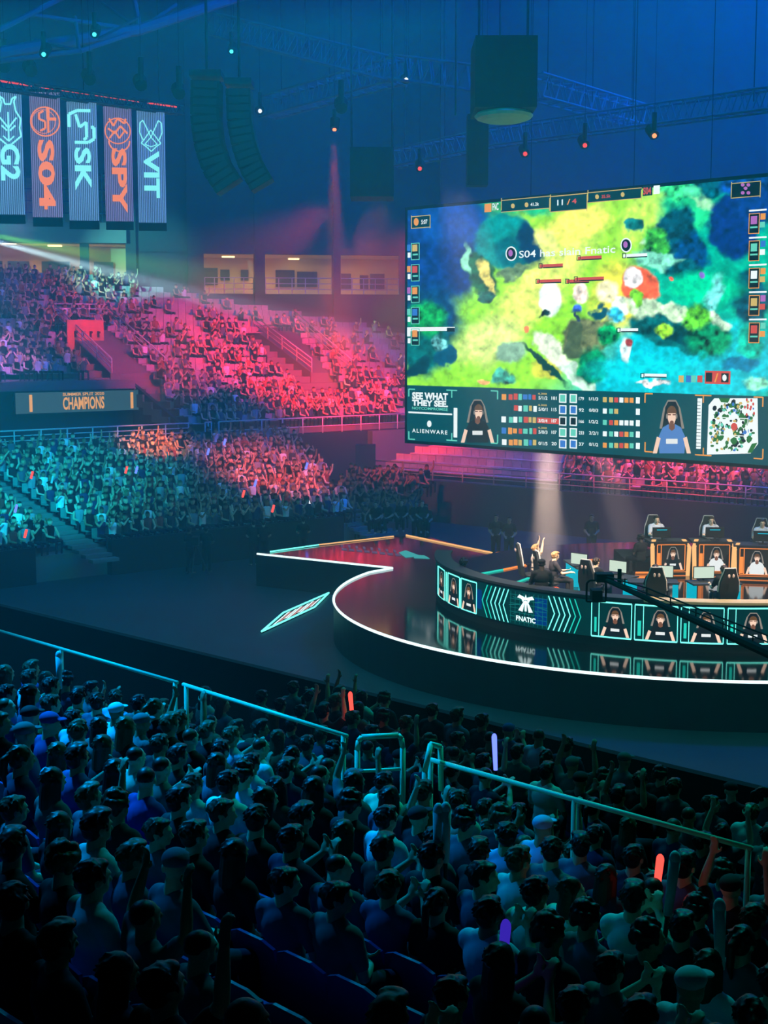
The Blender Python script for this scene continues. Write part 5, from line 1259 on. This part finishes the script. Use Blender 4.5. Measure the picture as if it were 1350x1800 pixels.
# front team: chairs seen from behind
fr = [(1045, 35.0, -.75, 'first black gaming chair from the left with a pale rim, turned to its desk'), (1152, 33.9, -.12, 'black gaming chair from behind with two pale headrest openings, left of the crane boom'), (1274, 33.75, .1, 'black gaming chair from behind nearest the right edge of the podium')]
for k, (px, Y, rz, lab) in enumerate(fr):
    p = atY(px, 1000, Y); gaming_chair((p[0], p[1], IF), rz, lab)
    c_, s_ = math.cos(rz), math.sin(rz)
    person((p[0]-s_*.05, p[1]+c_*.05, IF), rz, 'desk', 'short', (28, 30, 34), (60, 45, 35), (235, 195, 165), 1.0, ['person in a dark jersey in the first gaming chair facing a bright monitor', 'person in a dark jersey hidden by the gaming chair left of the crane boom', 'person in a dark jersey hidden by the gaming chair at the right of the podium'][k], 'players of the near team')
    dx, dy = p[0]-s_*.78, p[1]+c_*.78
    player_desk((dx, dy, IF), rz, ['dark player desk with cyan lit legs before the first gaming chair', 'dark player desk with cyan lit legs before the second gaming chair', 'dark player desk with cyan lit legs before the third gaming chair'][k])
    off = (.12, .25, -.22)[k]
    monitor((dx+c_*off-s_*.12, dy+s_*off+c_*.12, IF+.76), rz, ['bright pale monitor on the first near desk', 'pale green monitor above the second near desk', 'pale green monitor beside the third gaming chair'][k])
# left pair, seen from the side
for k, (px, py, Y, rz) in enumerate(((942, 1000, 37.6, -1.45), (974, 1010, 36.3, -1.35))):
    p = atY(px, py, Y); gaming_chair((p[0]-.1, p[1], IF), rz, ['gaming chair of the player with a raised arm at the left', 'gaming chair of the side-facing player with orange shoes'][k])
    o = person((p[0], p[1], IF), rz, 'both' if k == 0 else 'desk', 'swept', (225, 205, 190) if k == 0 else (60, 55, 60), (200, 150, 100), (240, 200, 170), .97, ['person in a light jersey raising an arm at the left end of the podium', 'person in a dark jersey seen from the side with orange shoes'][k], trousers=(50, 46, 48))
    for s_ in (-1, 1):
        q = MB().ell((s_*.14, .52, .05), (.055, .14, .05), 12, 8).build('shoe', mat('orange_shoe', (240, 90, 50), .5), o, True)
d1 = atY(1006, 1010, 37.4); player_desk((d1[0]+.25, d1[1], IF), -1.45, 'dark player desk in front of the two side-facing players', 1.5); monitor((d1[0]+.1, d1[1]-.6, IF+.76), -.75, 'pale square monitor seen at an angle beside the side-facing players')
# far team behind glowing portrait panels
def team_desk(px0, px1, yb, yt, rz, label, plab, jersey, pl, pose='desk', hair='short', hc=(40, 28, 22), lean=0.0, shirt=(210, 215, 235)):
    cx = (px0+px1)/2; p = seatpoint(cx, yb); Y = p[1]
    W_ = atY(px1, 1000, Y)[0]-atY(px0, 1000, Y)[0]; Ht = atY(cx, yt, Y)[2]-IF
    root = empty('team_desk', (p[0], p[1], IF), rz); tag(root, label, 'desk', 'orange lit desks of the far team')
    Pf = lambda u, v, d=0: Vector((u*W_+v*lean, -.02-d, v*Ht))
    g = MB(); g.hexa([Pf(-.47, .0, -.12), Pf(.47, .0, -.12), Pf(.47, 0, 0), Pf(-.47, 0, 0)], [Pf(-.47, 1, -.12), Pf(.47, 1, -.12), Pf(.47, 1, 0), Pf(-.47, 1, 0)]); g.build('front_panel', 'black', root)
    MB().box((lean, .45, Ht-.02), (W_*1.1, .85, .04)).build('desktop', 'charcoal', root)
    for s_ in (-1, 1):
        g = MB(); g.hexa([Pf(s_*.49-.05, .0, -.02), Pf(s_*.49+.05, 0, -.02), Pf(s_*.49+.05, 0, .05), Pf(s_*.49-.05, 0, .05)], [Pf(s_*.52-.05, .86, -.02), Pf(s_*.52+.05, .86, -.02), Pf(s_*.52+.05, .86, .05), Pf(s_*.52-.05, .86, .05)])
        g.hexa([Pf(s_*.52-.05, .86, -.02), Pf(s_*.52+.05, .86, -.02), Pf(s_*.52+.05, .86, .05), Pf(s_*.52-.05, .86, .05)], [Pf(s_*.42-.05, 1.04, -.3), Pf(s_*.42+.05, 1.04, -.3), Pf(s_*.42+.05, 1.06, -.2), Pf(s_*.42-.05, 1.06, -.2)])
        g.build('light_column', 'led_peach', root)
    g = MB()
    def fr_(x0, x1, y0, y1, w_=.012):
        for a, b_ in (((x0, y0), (x1, y0)), ((x1, y0), (x1, y1)), ((x1, y1), (x0, y1)), ((x0, y1), (x0, y0))): g.bar(Pf(*a, .02), Pf(*b_, .02), w_, 4)
    fr_(-.38, .40, .17, .93); g.bar(Pf(-.27, .17, .02), Pf(-.27, .93, .02), .012, 4); fr_(-.45, .45, .01, .12, .008)
    g.quad(Pf(-.37, .2, .015), Pf(-.29, .2, .015), Pf(-.29, .68, .015), Pf(-.37, .68, .015)); g.build('light_frame', 'led_orange', root)
    Q = lambda u, v, d: Pf(.065+u*.62, .18+v*.72, .012+d); portrait(Q, jersey=jersey, hair=1).build('player_portrait', PMATS, root)
    # player behind the desk, facing the audience
    c_, s_ = math.cos(rz), math.sin(rz); off = 1.1
    pp = (p[0]-s_*off+pl*c_, p[1]+c_*off, IF+.34)
    MB_ = gaming_chair((pp[0], pp[1]+.05, IF+.30), rz+math.pi, 'gaming chair of '+plab.split(' with')[0].replace('person in', 'player in'))
    person(pp, rz+math.pi, pose, hair, shirt, hc, (240, 200, 175), 1.0, plab)
    mo = monitor((p[0]-s_*.45+pl*c_, p[1]+c_*.45, IF+Ht), rz+math.pi, 'back of monitor before '+plab.split(' with')[0].replace('person in a', 'player in'), on=True)
    g = MB(); g.box((0, .03, .30), (.30, .006, .03)); g.build('rear_light', 'cyan_plastic', mo)
team_desk(1146, 1209, 1012, 953, .06, 'orange lit desk with a portrait in a dark grey jersey, left of the three', 'person in a pale blue jersey at the leftmost orange desk with a headset', 2, -.15)
team_desk(1220, 1287, 1014, 953, -.05, 'orange lit desk with a portrait in a white and blue jersey, middle of the three', 'person in a pale blue jersey at the middle orange desk', 3, .1, 'desk', 'short', (70, 50, 38))
team_desk(1292, 1358, 1020, 960, -.22, 'orange lit desk tilted at the frame edge with a bright portrait', 'person in a pale jersey at the orange desk by the frame edge', 3, .25, 'desk', 'short')
# raised floor under the far players
g = MB(); a = seatpoint(1180, 1004); 
rp = MB().box((11.2, 41.9, IF+.14), (8.0, 2.6, .30)).build('riser_platform', 'black'); tag(rp, 'black riser platform under the far team behind the orange desks', 'platform')
# orange floor lamps and rails left of the far team
for k, (x0, y0, x1, y1) in enumerate(((1117, 975, 1139, 996), (1116, 997, 1148, 997), (1116, 1009, 1148, 1009), (1116, 1017, 1142, 1017))):
    a, b_ = Vector(seatpoint(x0, max(y0, 996))), Vector(seatpoint(x1, max(y1, 996)))
    if k == 0: a = b_+Vector((-.35, 0, .35))
    o = MB().bar(a+Vector((0, 0, .04)), b_+Vector((0, 0, .04)), .03, 6).build('light_bar', 'led_orange'); tag(o, ['slanting orange light bar beside the leftmost orange desk', 'uppermost flat orange light bar left of the orange desks', 'middle flat orange light bar left of the orange desks', 'lowest flat orange light bar left of the orange desks'][k], 'light bar', 'orange light bars beside the far team')
# dark crew
BLK = (14, 15, 18)
p = atY(953, 1045, 34.9); person((p[0], 34.2+.9, 1.55), .1, 'lap', 'cap', BLK, (10, 10, 12), (60, 50, 45), 1.12, 'person in black seated with back to the camera between the side-facing players', trousers=BLK)
p = atY(782, 1000, 38.7); person((p[0]+.5, 38.2, Zs), -.9, 'turn', 'curly', BLK, (12, 12, 14), (50, 44, 40), 1.1, 'person in black crouching at the left end of the podium wall', trousers=BLK)
p = seatpoint(1104, 1000); person((p[0], 39.2, IF+.1), .5, 'turn', 'short', BLK, (12, 12, 14), (60, 50, 45), .95, 'dark referee figure beside the slanting orange light bar', trousers=BLK)
crew = [(430+15, 968, .4, 'standing', 'dark crew member at the far tip of the stage, left one'), (463, 966, 0, 'standing', 'dark crew member at the far tip of the stage, right one'), (533, 962, .2, 'standing', 'crew member with a pale head behind the stage wing'),
        (661, 948, 2.8, 'lap', 'crew member in black sitting at the far edge of the stage wing'), (682, 946, 2.6, 'lap', 'second crew member in black sitting at the far stage edge'), (706, 944, 3.0, 'lap', 'third crew member in black sitting at the corner of the stage'),
        (742, 946, 3.3, 'lap', 'crew member in black sitting on the right corner of the stage wing')]
for x, y, rz, po, lab in crew:
    p = onz(x, y, Zs-.55 if po == 'lap' else 0); yy = p[1]+.5
    p = atY(x, 900, yy if po == 'lap' else 52.5 if x < 500 else 53.5)
    person((p[0], p[1], Zs-.35 if po == 'lap' else .47), rz, po, 'short', BLK, (20, 16, 14), (200, 150, 125), 1.0, lab, trousers=BLK)
for k, (x, Yc) in enumerate(((872, 53.5), (895, 52.8), (1040, 53.5), (748, 57), (732, 58))):
    p = atY(x, 930, Yc); person((p[0], Yc, .47), 3.0, 'standing', 'short', BLK, (16, 14, 12), (170, 130, 110), 1.08, ['person in black standing behind the stage left of the light beams', 'person in black with a pale badge standing behind the stage', 'person in black standing behind the stage left of the far team', 'taller person in black standing at the corner below the red wall', 'person in black standing just left of the corner below the red wall'][k], trousers=BLK)
# camera crew with tripod on the arena floor
ct = onz(345, 1013, 0); root = empty('tripod_camera', ct); tag(root, 'dark camera on a tripod standing on the arena floor before the lower stand', 'camera')
for k in range(3):
    t = k*2*math.pi/3+.3; MB().bar((0, 0, 1.15), (.5*math.cos(t), .5*math.sin(t), 0.02), .025).build('leg', 'charcoal', root)
MB().box((0, 0, 1.32), (.25, .55, .28)).bar((0, .25, 1.32), (0, .5, 1.32), .07).build('camera_body', 'black', root)
for k, (x, y) in enumerate(((332, 1010), (362, 1008))):
    p = onz(x, y, 0); person((p[0], p[1]+.3, .43), -.6+.5*k, 'standing', 'short', BLK, (16, 14, 12), (120, 90, 75), 1.0, ['person in black standing left of the tripod camera', 'person in black standing right of the tripod camera'][k], trousers=BLK)

# ------------------------------------------------------------------ camera crane reaching over the podium
cr0, cr1 = Vector(atY(1062, 1018, 27)), Vector(atY(1360, 1152, 21)); base_y = cr1+(cr1-cr0)*.30
root = empty('camera_crane', (base_y.x, base_y.y, 0)); tag(root, 'long black camera crane boom reaching in from the right over the podium', 'camera crane'); f = local(root)
g = MB(); g.bar(f(cr0), f(base_y), .045, 8, r2=.10); g.build('boom', 'black', root)
g = MB(); up = Vector((0, 0, .16)); g.path([f(cr0+up*.4), f(cr0.lerp(cr1, .3)+up*1.2), f(cr0.lerp(cr1, .7)+up*1.4), f(base_y+up*2)], .014, 6)
g.path([f(cr0+up*.2), f(cr0.lerp(cr1, .45)+up*.75), f(base_y+up*1.2)], .012, 6)
for k in range(6): t = .15*(k+1); g.bar(f(cr0.lerp(cr1, t)), f(cr0.lerp(cr1, t)+up*1.2), .012, 6)
g.build('tension_cable', 'black', root)
MB().box(f(cr0+Vector((0, 0, .04))), (.34, .3, .16)).box(f(cr0+Vector((.3, 0, .05))), (.07, .07, .3)).build('boom_head', 'black', root)
hc = Vector(atY(1048, 1045, 27.05)); g = MB(); w_, h_ = .19, .28
g.path([f(cr0+Vector((-.12, 0, 0))), f(hc+Vector((0, 0, h_+.02)))], .03)
g.path([f(hc+Vector(v)) for v in ((-w_, 0, -h_*.5), (-w_, 0, h_*.8), (-w_*.7, 0, h_), (w_*.7, 0, h_), (w_, 0, h_*.8), (w_, 0, -h_*.5), (-w_, 0, -h_*.5))], .02); g.build('gimbal_cradle', 'black', root)
MB().box(f(hc), (.2, .34, .2)).bar(f(hc+Vector((0, .15, 0))), f(hc+Vector((0, .34, 0))), .07, 12).build('camera_body', 'black', root)
MB().bar(f(Vector((base_y.x, base_y.y, 0))), f(base_y), .12, 12).box(f(Vector((base_y.x, base_y.y, .1))), (1.2, 1.2, .2)).build('pedestal', 'charcoal', root)
MB().box(f(base_y+(cr1-cr0).normalized()*.6), (.5, .5, .5)).build('counterweight', 'black', root); MB().bar(f(base_y), f(base_y+(cr1-cr0).normalized()*.6), .08).build('rear_arm', 'black', root)

# ------------------------------------------------------------------ the stand in front: rows, seats, rails, people
RD = np.array([.7071, -.7071]); SD = np.array([.7071, .7071])       # along a row (rightwards), towards the stage
def FS(t, s_, z): return (RD[0]*t+SD[0]*s_, RD[1]*t+SD[1]*s_, z)
SR = 9.95
def fz(s_): return 2.88+.22*(9.9-s_) if s_ <= 10.1 else 2.35-.11*(s_-10.3)
g = MB()
for i in range(10):
    s0 = 9.75-.72*i; z = fz(s0-.36); g.hexa([FS(-16, s0-.72, 0), FS(8, s0-.72, 0), FS(8, s0, 0), FS(-16, s0, 0)], [FS(-16, s0-.72, z), FS(8, s0-.72, z), FS(8, s0, z), FS(-16, s0, z)])
struct(g.build('floor_near_stand', 'dark_wall'))
g = MB(); g.hexa([FS(-16, 9.75, 0), FS(8, 9.75, 0), FS(8, 10.1, 0), FS(-16, 10.1, 0)], [FS(-16, 9.75, 2.9), FS(8, 9.75, 2.9), FS(8, 10.1, 2.9), FS(-16, 10.1, 2.9)])
for i in range(6):
    s0 = 10.1+.85*i; z = fz(s0+.4); g.hexa([FS(-18, s0, 0), FS(9, s0, 0), FS(9, s0+.85, 0), FS(-18, s0+.85, 0)], [FS(-18, s0, z), FS(9, s0, z), FS(9, s0+.85, z), FS(-18, s0+.85, z)])
struct(g.build('floor_front_section', 'black'))
def line_s(px, z):   # point of a row line seen at px at height z
    pass
wl, wr = onz(235, 1122, 2.75), onz(1350, 1391, 2.75); wd = (Vector(wr)-Vector(wl)).normalized(); wl2 = Vector(wl)-wd*8; wr2 = Vector(wr)+wd*4; wn = Vector((-wd.y, wd.x, 0)) 
if wn.dot(Vector((1, 1, 0))) < 0: wn = -wn
g = MB(); g.hexa([(wl2.x, wl2.y, 0), (wr2.x, wr2.y, 0), (wr2.x+wn.x*.15, wr2.y+wn.y*.15, 0), (wl2.x+wn.x*.15, wl2.y+wn.y*.15, 0)], [(wl2.x, wl2.y, 2.75), (wr2.x, wr2.y, 2.75), (wr2.x+wn.x*.15, wr2.y+wn.y*.15, 2.75), (wl2.x+wn.x*.15, wl2.y+wn.y*.15, 2.75)])
struct(g.build('wall_front_parapet', 'black_fabric'))
SRZ = 4.37
def railpt(px, py):
    return Vector(onz(px, py, SRZ))
def near_rail(p0, p1, label, posts, ends=False):
    root = empty('hand_rail', p0); f = local(root); tag(root, label, 'railing')
    MB().bar(f(p0), f(p1), .024, 10).build('top_rail', 'green_rail', root, True)
    for k in range(posts):
        q = p0.lerp(p1, (k+.02)/(posts-1) if k == 0 else (k-.02 if k == posts-1 else k)/(posts-1)); MB().bar(f(q), f(Vector((q.x, q.y, 2.9))), .026).build('post', 'green_rail', root, True)
    return root
ra = railpt(-60, 1092); rb = railpt(312, 1200); rc = railpt(322, 1203); rd = railpt(610, 1294); re_ = railpt(752, 1334); rf = railpt(1322, 1492)
near_rail(ra, rb, 'long green lit handrail across the left of the near audience', 3); near_rail(rc, rd, 'green lit handrail between the left rail and the stair gate', 2)
near_rail(re_, rf, 'long green lit handrail across the right of the near audience', 3)
# hooped gate
ga, gb_ = Vector(onz(628, 1296, 4.25)), Vector(onz(708, 1292, 4.25))
root = empty('hoop_gate', (ga.x, ga.y, 3.1)); f = local(root); tag(root, 'rounded green tube gate at the stair opening between the handrails', 'gate')
du_ = gb_-ga
Pg = lambda u, z: f(ga+du_*u+Vector((0, 0, z)))
MB().path([Pg(0, -1.1), Pg(0, -.14), Pg(.03, -.04), Pg(.1, 0), Pg(.9, 0), Pg(.97, -.04), Pg(1, -.14), Pg(1, -1.1)], .03, 10).build('hoop', 'green_rail', root, True)
for z in (-.38, -.68): MB().bar(Pg(0, z), Pg(1, z), .02).build('cross_bar', 'green_rail', root, True)
he = Vector(onz(757, 1308, 4.55)); root = empty('rail_end', (he.x, he.y, 3.2)); f = local(root); tag(root, 'slanted green tube loop at the start of the right handrail', 'railing')
MB().path([f(he+Vector((-.08, -.15, -1.2))), f(he+Vector((-.06, -.1, -.25))), f(he), f(he+Vector((.10, .08, -.05))), f(he+Vector((.11, .09, -.5)))], .028, 10).build('tube', 'green_rail', root, True)

# seat with curved back; copies share the meshes
def make_seat():
    root = empty('stadium_seat', (0, 0, 0))
    g = MB(); n = 8
    for zz, th in ((0, 0), (1, .03)): pass
    prof = [(-.235, .40), (-.24, .62), (-.22, .80), (-.12, .845), (0, .85), (.12, .845), (.22, .80), (.24, .62), (.235, .40)]
    fnt = [(x, -.20-.10*(z-.4)-.5*(.06-x*x), z) for x, z in prof]; bck = [(x, y-.025, z) for x, y, z in fnt]; m_ = len(prof)
    g.add(fnt+bck, [tuple(range(m_)), tuple(range(2*m_-1, m_-1, -1))]+[(i, m_+i, m_+(i+1) % m_, (i+1) % m_) for i in range(m_)]); g.build('backrest', 'seatblue', root)
    MB().hexa([(-.22, -.2, .40), (.22, -.2, .40), (.23, .22, .42), (-.23, .22, .42)], [(-.22, -.2, .425), (.22, -.2, .425), (.23, .22, .45), (-.23, .22, .45)]).build('seat', 'seatblue', root)
    MB().bar((0, -.05, 0), (0, -.05, .40), .03).build('pedestal', 'black', root)
    return root
seat0 = make_seat(); seat0['category'] = 'seat'; seat_used = [False]
ORD = ['first', 'second', 'third', 'fourth', 'fifth', 'sixth', 'seventh', 'eighth', 'ninth', 'tenth']
NUM = ['leftmost', '2nd from left', '3rd from left']+['%dth from left' % k for k in range(4, 21)]+['21st from left', '22nd from left', '23rd from left']+['%dth from left' % k for k in range(24, 31)]+['31st from left', '32nd from left', '33rd from left']+['%dth from left' % k for k in range(34, 60)]
HERO = [ # head pixel, shirt, hair, pose
 (215, 1330, 'tank', 'buzz', 'lap'), (350, 1385, 'white', 'short', 'lap'), (60, 1380, 'olive', 'curly', 'clap'), (150, 1375, 'grey', 'swept', 'raise'), (290, 1470, 'grey', 'short', 'turnr'), (690, 1470, 'white', 'short', 'lap'),
 (610, 1440, 'black', 'curly', 'lap'), (530, 1455, 'black', 'swept', 'lap'), (500, 1390, 'black', 'long', 'turn'), (425, 1395, 'white', 'short', 'lap'), (260, 1395, 'blue', 'buzz', 'turn'), (150, 1260, 'white', 'short', 'lap'), (70, 1220, 'white', 'short', 'clap'),
 (230, 1230, 'white', 'short', 'turn'), (890, 1440, 'black', 'curly', 'lap'), (940, 1540, 'white', 'short', 'lap'), (815, 1400, 'white', 'short', 'lap'), (975, 1450, 'white', 'cap', 'lap'), (880, 1470, 'white', 'short', 'turn'),
 (1265, 1700, 'white', 'long', 'lap'), (100, 1530, 'black', 'curly', 'turn'), (150, 1620, 'grey', 'long', 'turn'), (640, 1620, 'black', 'short', 'lap'), (345, 1650, 'grey', 'buzz', 'lap'), (1090, 1720, 'black', 'swept', 'lap'), (1180, 1540, 'grey', 'swept', 'lap'), (840, 1690, 'white', 'long', 'lap')]
SHN = {'white': ((205, 215, 220), 'white T-shirt'), 'black': ((30, 33, 38), 'black T-shirt'), 'grey': ((95, 102, 112), 'grey T-shirt'), 'blue': ((50, 72, 135), 'blue shirt'), 'olive': ((95, 95, 55), 'olive shirt'), 'tank': ((200, 208, 212), 'white sleeveless top'), 'navy': ((34, 42, 70), 'navy shirt'), 'red': ((120, 40, 44), 'dark red shirt')}
HRN = {'short': 'short hair', 'swept': 'swept hair', 'curly': 'bushy curly hair', 'long': 'long hair', 'tail': 'a ponytail', 'cap': 'a cap', 'buzz': 'cropped hair'}
EMPTY_POLY = [[(318, 1470), (470, 1510), (560, 1600), (690, 1700), (640, 1790), (450, 1700), (330, 1620)], [(655, 1580), (760, 1590), (850, 1640), (860, 1700), (770, 1690), (670, 1640)]]
STICKS = [(618, 1246, 'red'), (870, 1325, 'blue'), (1155, 1556, 'red'), (770, 1472, 'pale'), (783, 1470, 'pale'), (1265, 1650, 'pale'), (884, 1688, 'violet'), (104, 1182, 'pale'), (1180, 1560, 'pale')]
R2 = random.Random(11); npeople = 0; heads = []
rows = [('b', i, 9.42-.72*i) for i in range(9)]+[('f', i, 10.55+.85*i) for i in range(6)]
for side, ri, s_ in rows:
    z = fz(s_-.2) if side == 'b' else fz(10.1+.85*ri+.4)
    ts = []; t = -16.0
    while t < 9:
        x, y, _ = FS(t, s_, 0)
        if y > 1.2:
            px, py = proj((x, y, z+1.2))
            if -35 < px < 1385 and py < 1830: ts.append(t)
        t += .475 if side == 'b' else .50
    cnt = 0
    for t in ts:
        tt = t+R2.uniform(-.06, .06)+(ri % 2)*.22; x, y, _ = FS(tt, s_+R2.uniform(-.05, .05), 0)
        px, py = proj((x, y, z+1.2))
        if side == 'b':
            st = seat0 if not seat_used[0] else copy_tree(seat0); seat_used[0] = True
            xs_, ys_, _ = FS(t+(ri % 2)*.22, s_-.02, 0); st.location = (xs_, ys_, z); st.rotation_euler = (0, 0, -math.pi/4)
            st['group'] = 'stadium seats of the near stand'
        emp = any(inpoly(px, py, pl) for pl in EMPTY_POLY)
        hid = side == 'f' and ri > 3 and px < 215
        if side == 'f' and (R2.random() < .12 or (600 < px < 780 and ri < 2)): hid = True
        if side == 'f':
            q = wl if False else None
            dd = (Vector((x, y, 0))-Vector((wl[0], wl[1], 0))).dot(wn)
            if dd > -.55: hid = True
        if npeople >= 268: hid = True
        if side == 'b': st['label'] = ('empty ' if emp else '')+'blue plastic seat, %s row behind green handrail, %s' % (ORD[ri], NUM[cnt])
        if emp or hid: cnt += 1 if side == 'b' else 0; continue
        best = None
        for h in HERO:
            d_ = math.hypot(h[0]-px, h[1]-py)
            if d_ < 17+.012*py and side == 'b' and (best is None or d_ < best[0]): best = (d_, h)
        if best: _, (hx, hy, sh_, hr_, po_) = best; HERO.remove(best[1])
        else:
            sh_ = R2.choices(['black', 'grey', 'white', 'navy', 'blue', 'olive', 'red'], [36, 22, (20 if px < 700 else 9), 14, 4, 4, 2])[0]
            hr_ = R2.choices(['short', 'swept', 'curly', 'long', 'tail', 'cap', 'buzz'], [38, 18, 8, 14, 5, 8, 9])[0]
            po_ = R2.choices(['lap', 'slim', 'clap', 'turn', 'turnr', 'raise', 'both'], [40, 16, 14, 11, 11, 3, 3])[0]
        if hr_ in ('long', 'tail') and po_ == 'lap': po_ = 'slim'
        col, nm = SHN[sh_]; hc_ = R2.choice([(20, 15, 12), (34, 24, 18), (14, 12, 12), (60, 42, 28), (90, 66, 42)])
        col = tuple(max(8, min(255, c_*R2.uniform(.85, 1.1))) for c_ in col)
        where = '%s row behind green handrail, %s' % (ORD[ri], NUM[cnt]) if side == 'b' else '%s dim row below green handrail, %s' % (ORD[ri], NUM[cnt])
        sc_ = R2.uniform(.94, 1.04)
        o = person((x, y, z-.0), -math.pi/4+R2.uniform(-.22, .22), po_, hr_, col, hc_, R2.choice([(205, 160, 130), (225, 185, 155), (185, 135, 105)]), sc_,
                   'person, %s, %s, %s' % (nm, HRN[hr_], where), 'audience seated behind the green handrail' if side == 'b' else 'dim audience below the green handrail')
        heads.append((px, py, o, po_)); npeople += 1; cnt += 1
print('near people', npeople, 'heroes left', len(HERO))
# cheering sticks held by the audience
SM = {'red': emit('stick_red', (255, 70, 60), 2.2), 'blue': emit('stick_blue', (90, 110, 255), 2.5), 'violet': emit('stick_violet', (60, 40, 190), .8), 'pale': mat('stick_pale', (190, 215, 220), .4)}
SLAB = ['glowing red cheering stick held up beyond the stair gate', 'glowing blue cheering stick beyond the right handrail', 'red glowing cheering stick held up at the right of the near audience', 'pale inflated stick, left one of a pair above the white T-shirts', 'pale inflated stick, right one of a pair above the white T-shirts',
        'pale upright inflated stick near the lower right corner', 'violet glowing stick low in the dark near rows', 'pale inflated stick held up behind the left handrail', 'pale inflated stick right beside the red glowing stick']
for (px, py, c_), lab in zip(STICKS, SLAB):
    # depth from the closest head below the stick
    best = min(heads, key=lambda h: math.hypot(h[0]-px, (h[1]-(py+35))*1.0)); Yd = best[2].location.y+.12; p = Vector(atY(px, py, Yd)); L_ = .40; r_s = .042 if c_ == 'pale' else .032
    tilt = Vector((.10*R2.uniform(-1, 1), 0, 1)).normalized()
    root = empty('cheering_stick', p-tilt*L_/2); tag(root, lab, 'cheering stick'); f = local(root)
    MB().bar(f(p-tilt*L_/2), f(p+tilt*L_/2), r_s*.75, 12, r2=r_s).ell(f(p+tilt*L_/2), (r_s, r_s, r_s*1.6), 12, 8).build('tube', SM[c_], root, True)
    MB().bar(f(p-tilt*(L_/2+.16)), f(p-tilt*L_/2), .018, 8).build('handle', 'charcoal', root)
# tiny glowing sticks and a lit sign in the far stands
for k, (px, py, c_, q_) in enumerate(((56, 835, 'red', 0), (92, 843, 'pale', 0), (222, 826, 'red', 0), (240, 826, 'blue', 0), (28, 894, 'blue', 0), (45, 938, 'red', 0), (395, 777, 'blue', 0), (366, 794, 'blue', 0), (428, 868, 'red', 0), (449, 849, 'blue', 0), (539, 819, 'blue', 0), (480, 894, 'red', 0), (132, 517, 'red', 1), (1263, 841, 'blue', 2))):
    Yd = {0: 57, 1: 80, 2: 60}[q_]; p = Vector(atY(px, py, Yd)); 
    if q_ == 0:
        # stay just above the heads of the lower stand
        for _ in range(30):
            d_ = p.xy-Vector(L0); qq = d_.dot(Vector(TN)); zt_ = 1.0+LS*qq+1.35
            if p.z < zt_: Yd -= .4
            elif p.z > zt_+.12: Yd += .4
            p = Vector(atY(px, py, Yd))
    o = MB().bar(p-Vector((.04, 0, .14)), p+Vector((.04, 0, .14)), .045, 8).build('cheering_stick', SM[c_]); tag(o, 'tiny %s stick %s' % ({'red': 'red', 'blue': 'blue', 'pale': 'pale'}[c_], ['on the left of the cyan lit crowd', 'beside the red one at the left of the cyan lit crowd', 'upper middle of the cyan lit crowd', 'upright beside the red one in the cyan lit crowd', 'left of the aisle steps', 'below the blue one left of the aisle steps', 'at the top right of the orange lit crowd', 'under the short orange railing', 'in the mauve crowd left of centre', 'above the red one in the mauve crowd', 'below the steel pole near the recess', 'near the front of the mauve crowd', 'high in the upper stand', 'in the crowd below the big screen'][k]), 'cheering stick', 'tiny glowing sticks in the far stands')
p = atY(539, 882, 58); root = empty('lit_sign', p); tag(root, 'small white lit sign in the warm lit crowd before the recess', 'sign'); MB().box((0, 0, 0), (.3, .03, .22)).build('panel', 'hot_white', root); MB().box((0, -.02, -.02), (.3, .01, .03)).build('line', 'black', root)

# ------------------------------------------------------------------ haze hanging in the hall
hz = MB(); hz.hexa([(-45, 16, .02), (40, 16, .02), (40, 99, .02), (-45, 99, .02)], [(-45, 16, 30), (40, 16, 30), (40, 99, 30), (-45, 99, 30)])
hm = bpy.data.materials.new('hall_haze'); hm.use_nodes = True; hn, hl_ = hm.node_tree.nodes, hm.node_tree.links; hn.remove(hn['Principled BSDF'])
vs = hn.new('ShaderNodeVolumeScatter'); vs.inputs['Color'].default_value = (.9, .95, 1, 1); vs.inputs['Density'].default_value = .0065; vs.inputs['Anisotropy'].default_value = .2
hl_.new(vs.outputs[0], hn['Material Output'].inputs['Volume'])
ho = hz.build('haze', hm); tag(ho, 'thin stage haze filling the dark hall', 'haze', kind='stuff')

def smoke(name, a, b_, r0, r1, dens, label, squash=1.0):  # denser haze cut to a beam's cone, added so the beam shows
    m_ = bpy.data.materials.new(name); m_.use_nodes = True; n_, l_ = m_.node_tree.nodes, m_.node_tree.links; n_.remove(n_['Principled BSDF'])
    v_ = n_.new('ShaderNodeVolumeScatter'); v_.inputs['Density'].default_value = dens; v_.inputs['Anisotropy'].default_value = .2; l_.new(v_.outputs[0], n_['Material Output'].inputs['Volume'])
    tag(MB().bar(a, b_, r0, 24, r2=r1).build('haze', m_), label, 'haze', kind='stuff')
for (a, b_, ws, col_, cone, bl), dn, lab in ((BEAMS[0], .05, 'extra haze shaped to the white beam over the upper stand'), (BEAMS[4], .07, 'extra haze shaped to the left beam behind the stage'), (BEAMS[5], .07, 'extra haze shaped to the crossing beam behind the stage'), (BEAMS[6], .05, 'extra haze shaped to the slanting beam behind the stage'), (BEAMS[7], .05, 'extra haze shaped to the red beam left of the screen'), (BEAMS[1], .03, 'extra haze shaped to the green beam below the concourse windows')):
    A_, B_ = Vector(a), Vector(b_); t_ = .93; E_ = A_.lerp(B_, t_); r_e = math.tan(math.radians(cone/2))*(E_-A_).length
    smoke('beam_haze_cone', A_.lerp(B_, .01), E_, .12, r_e*1.05, dn, lab)
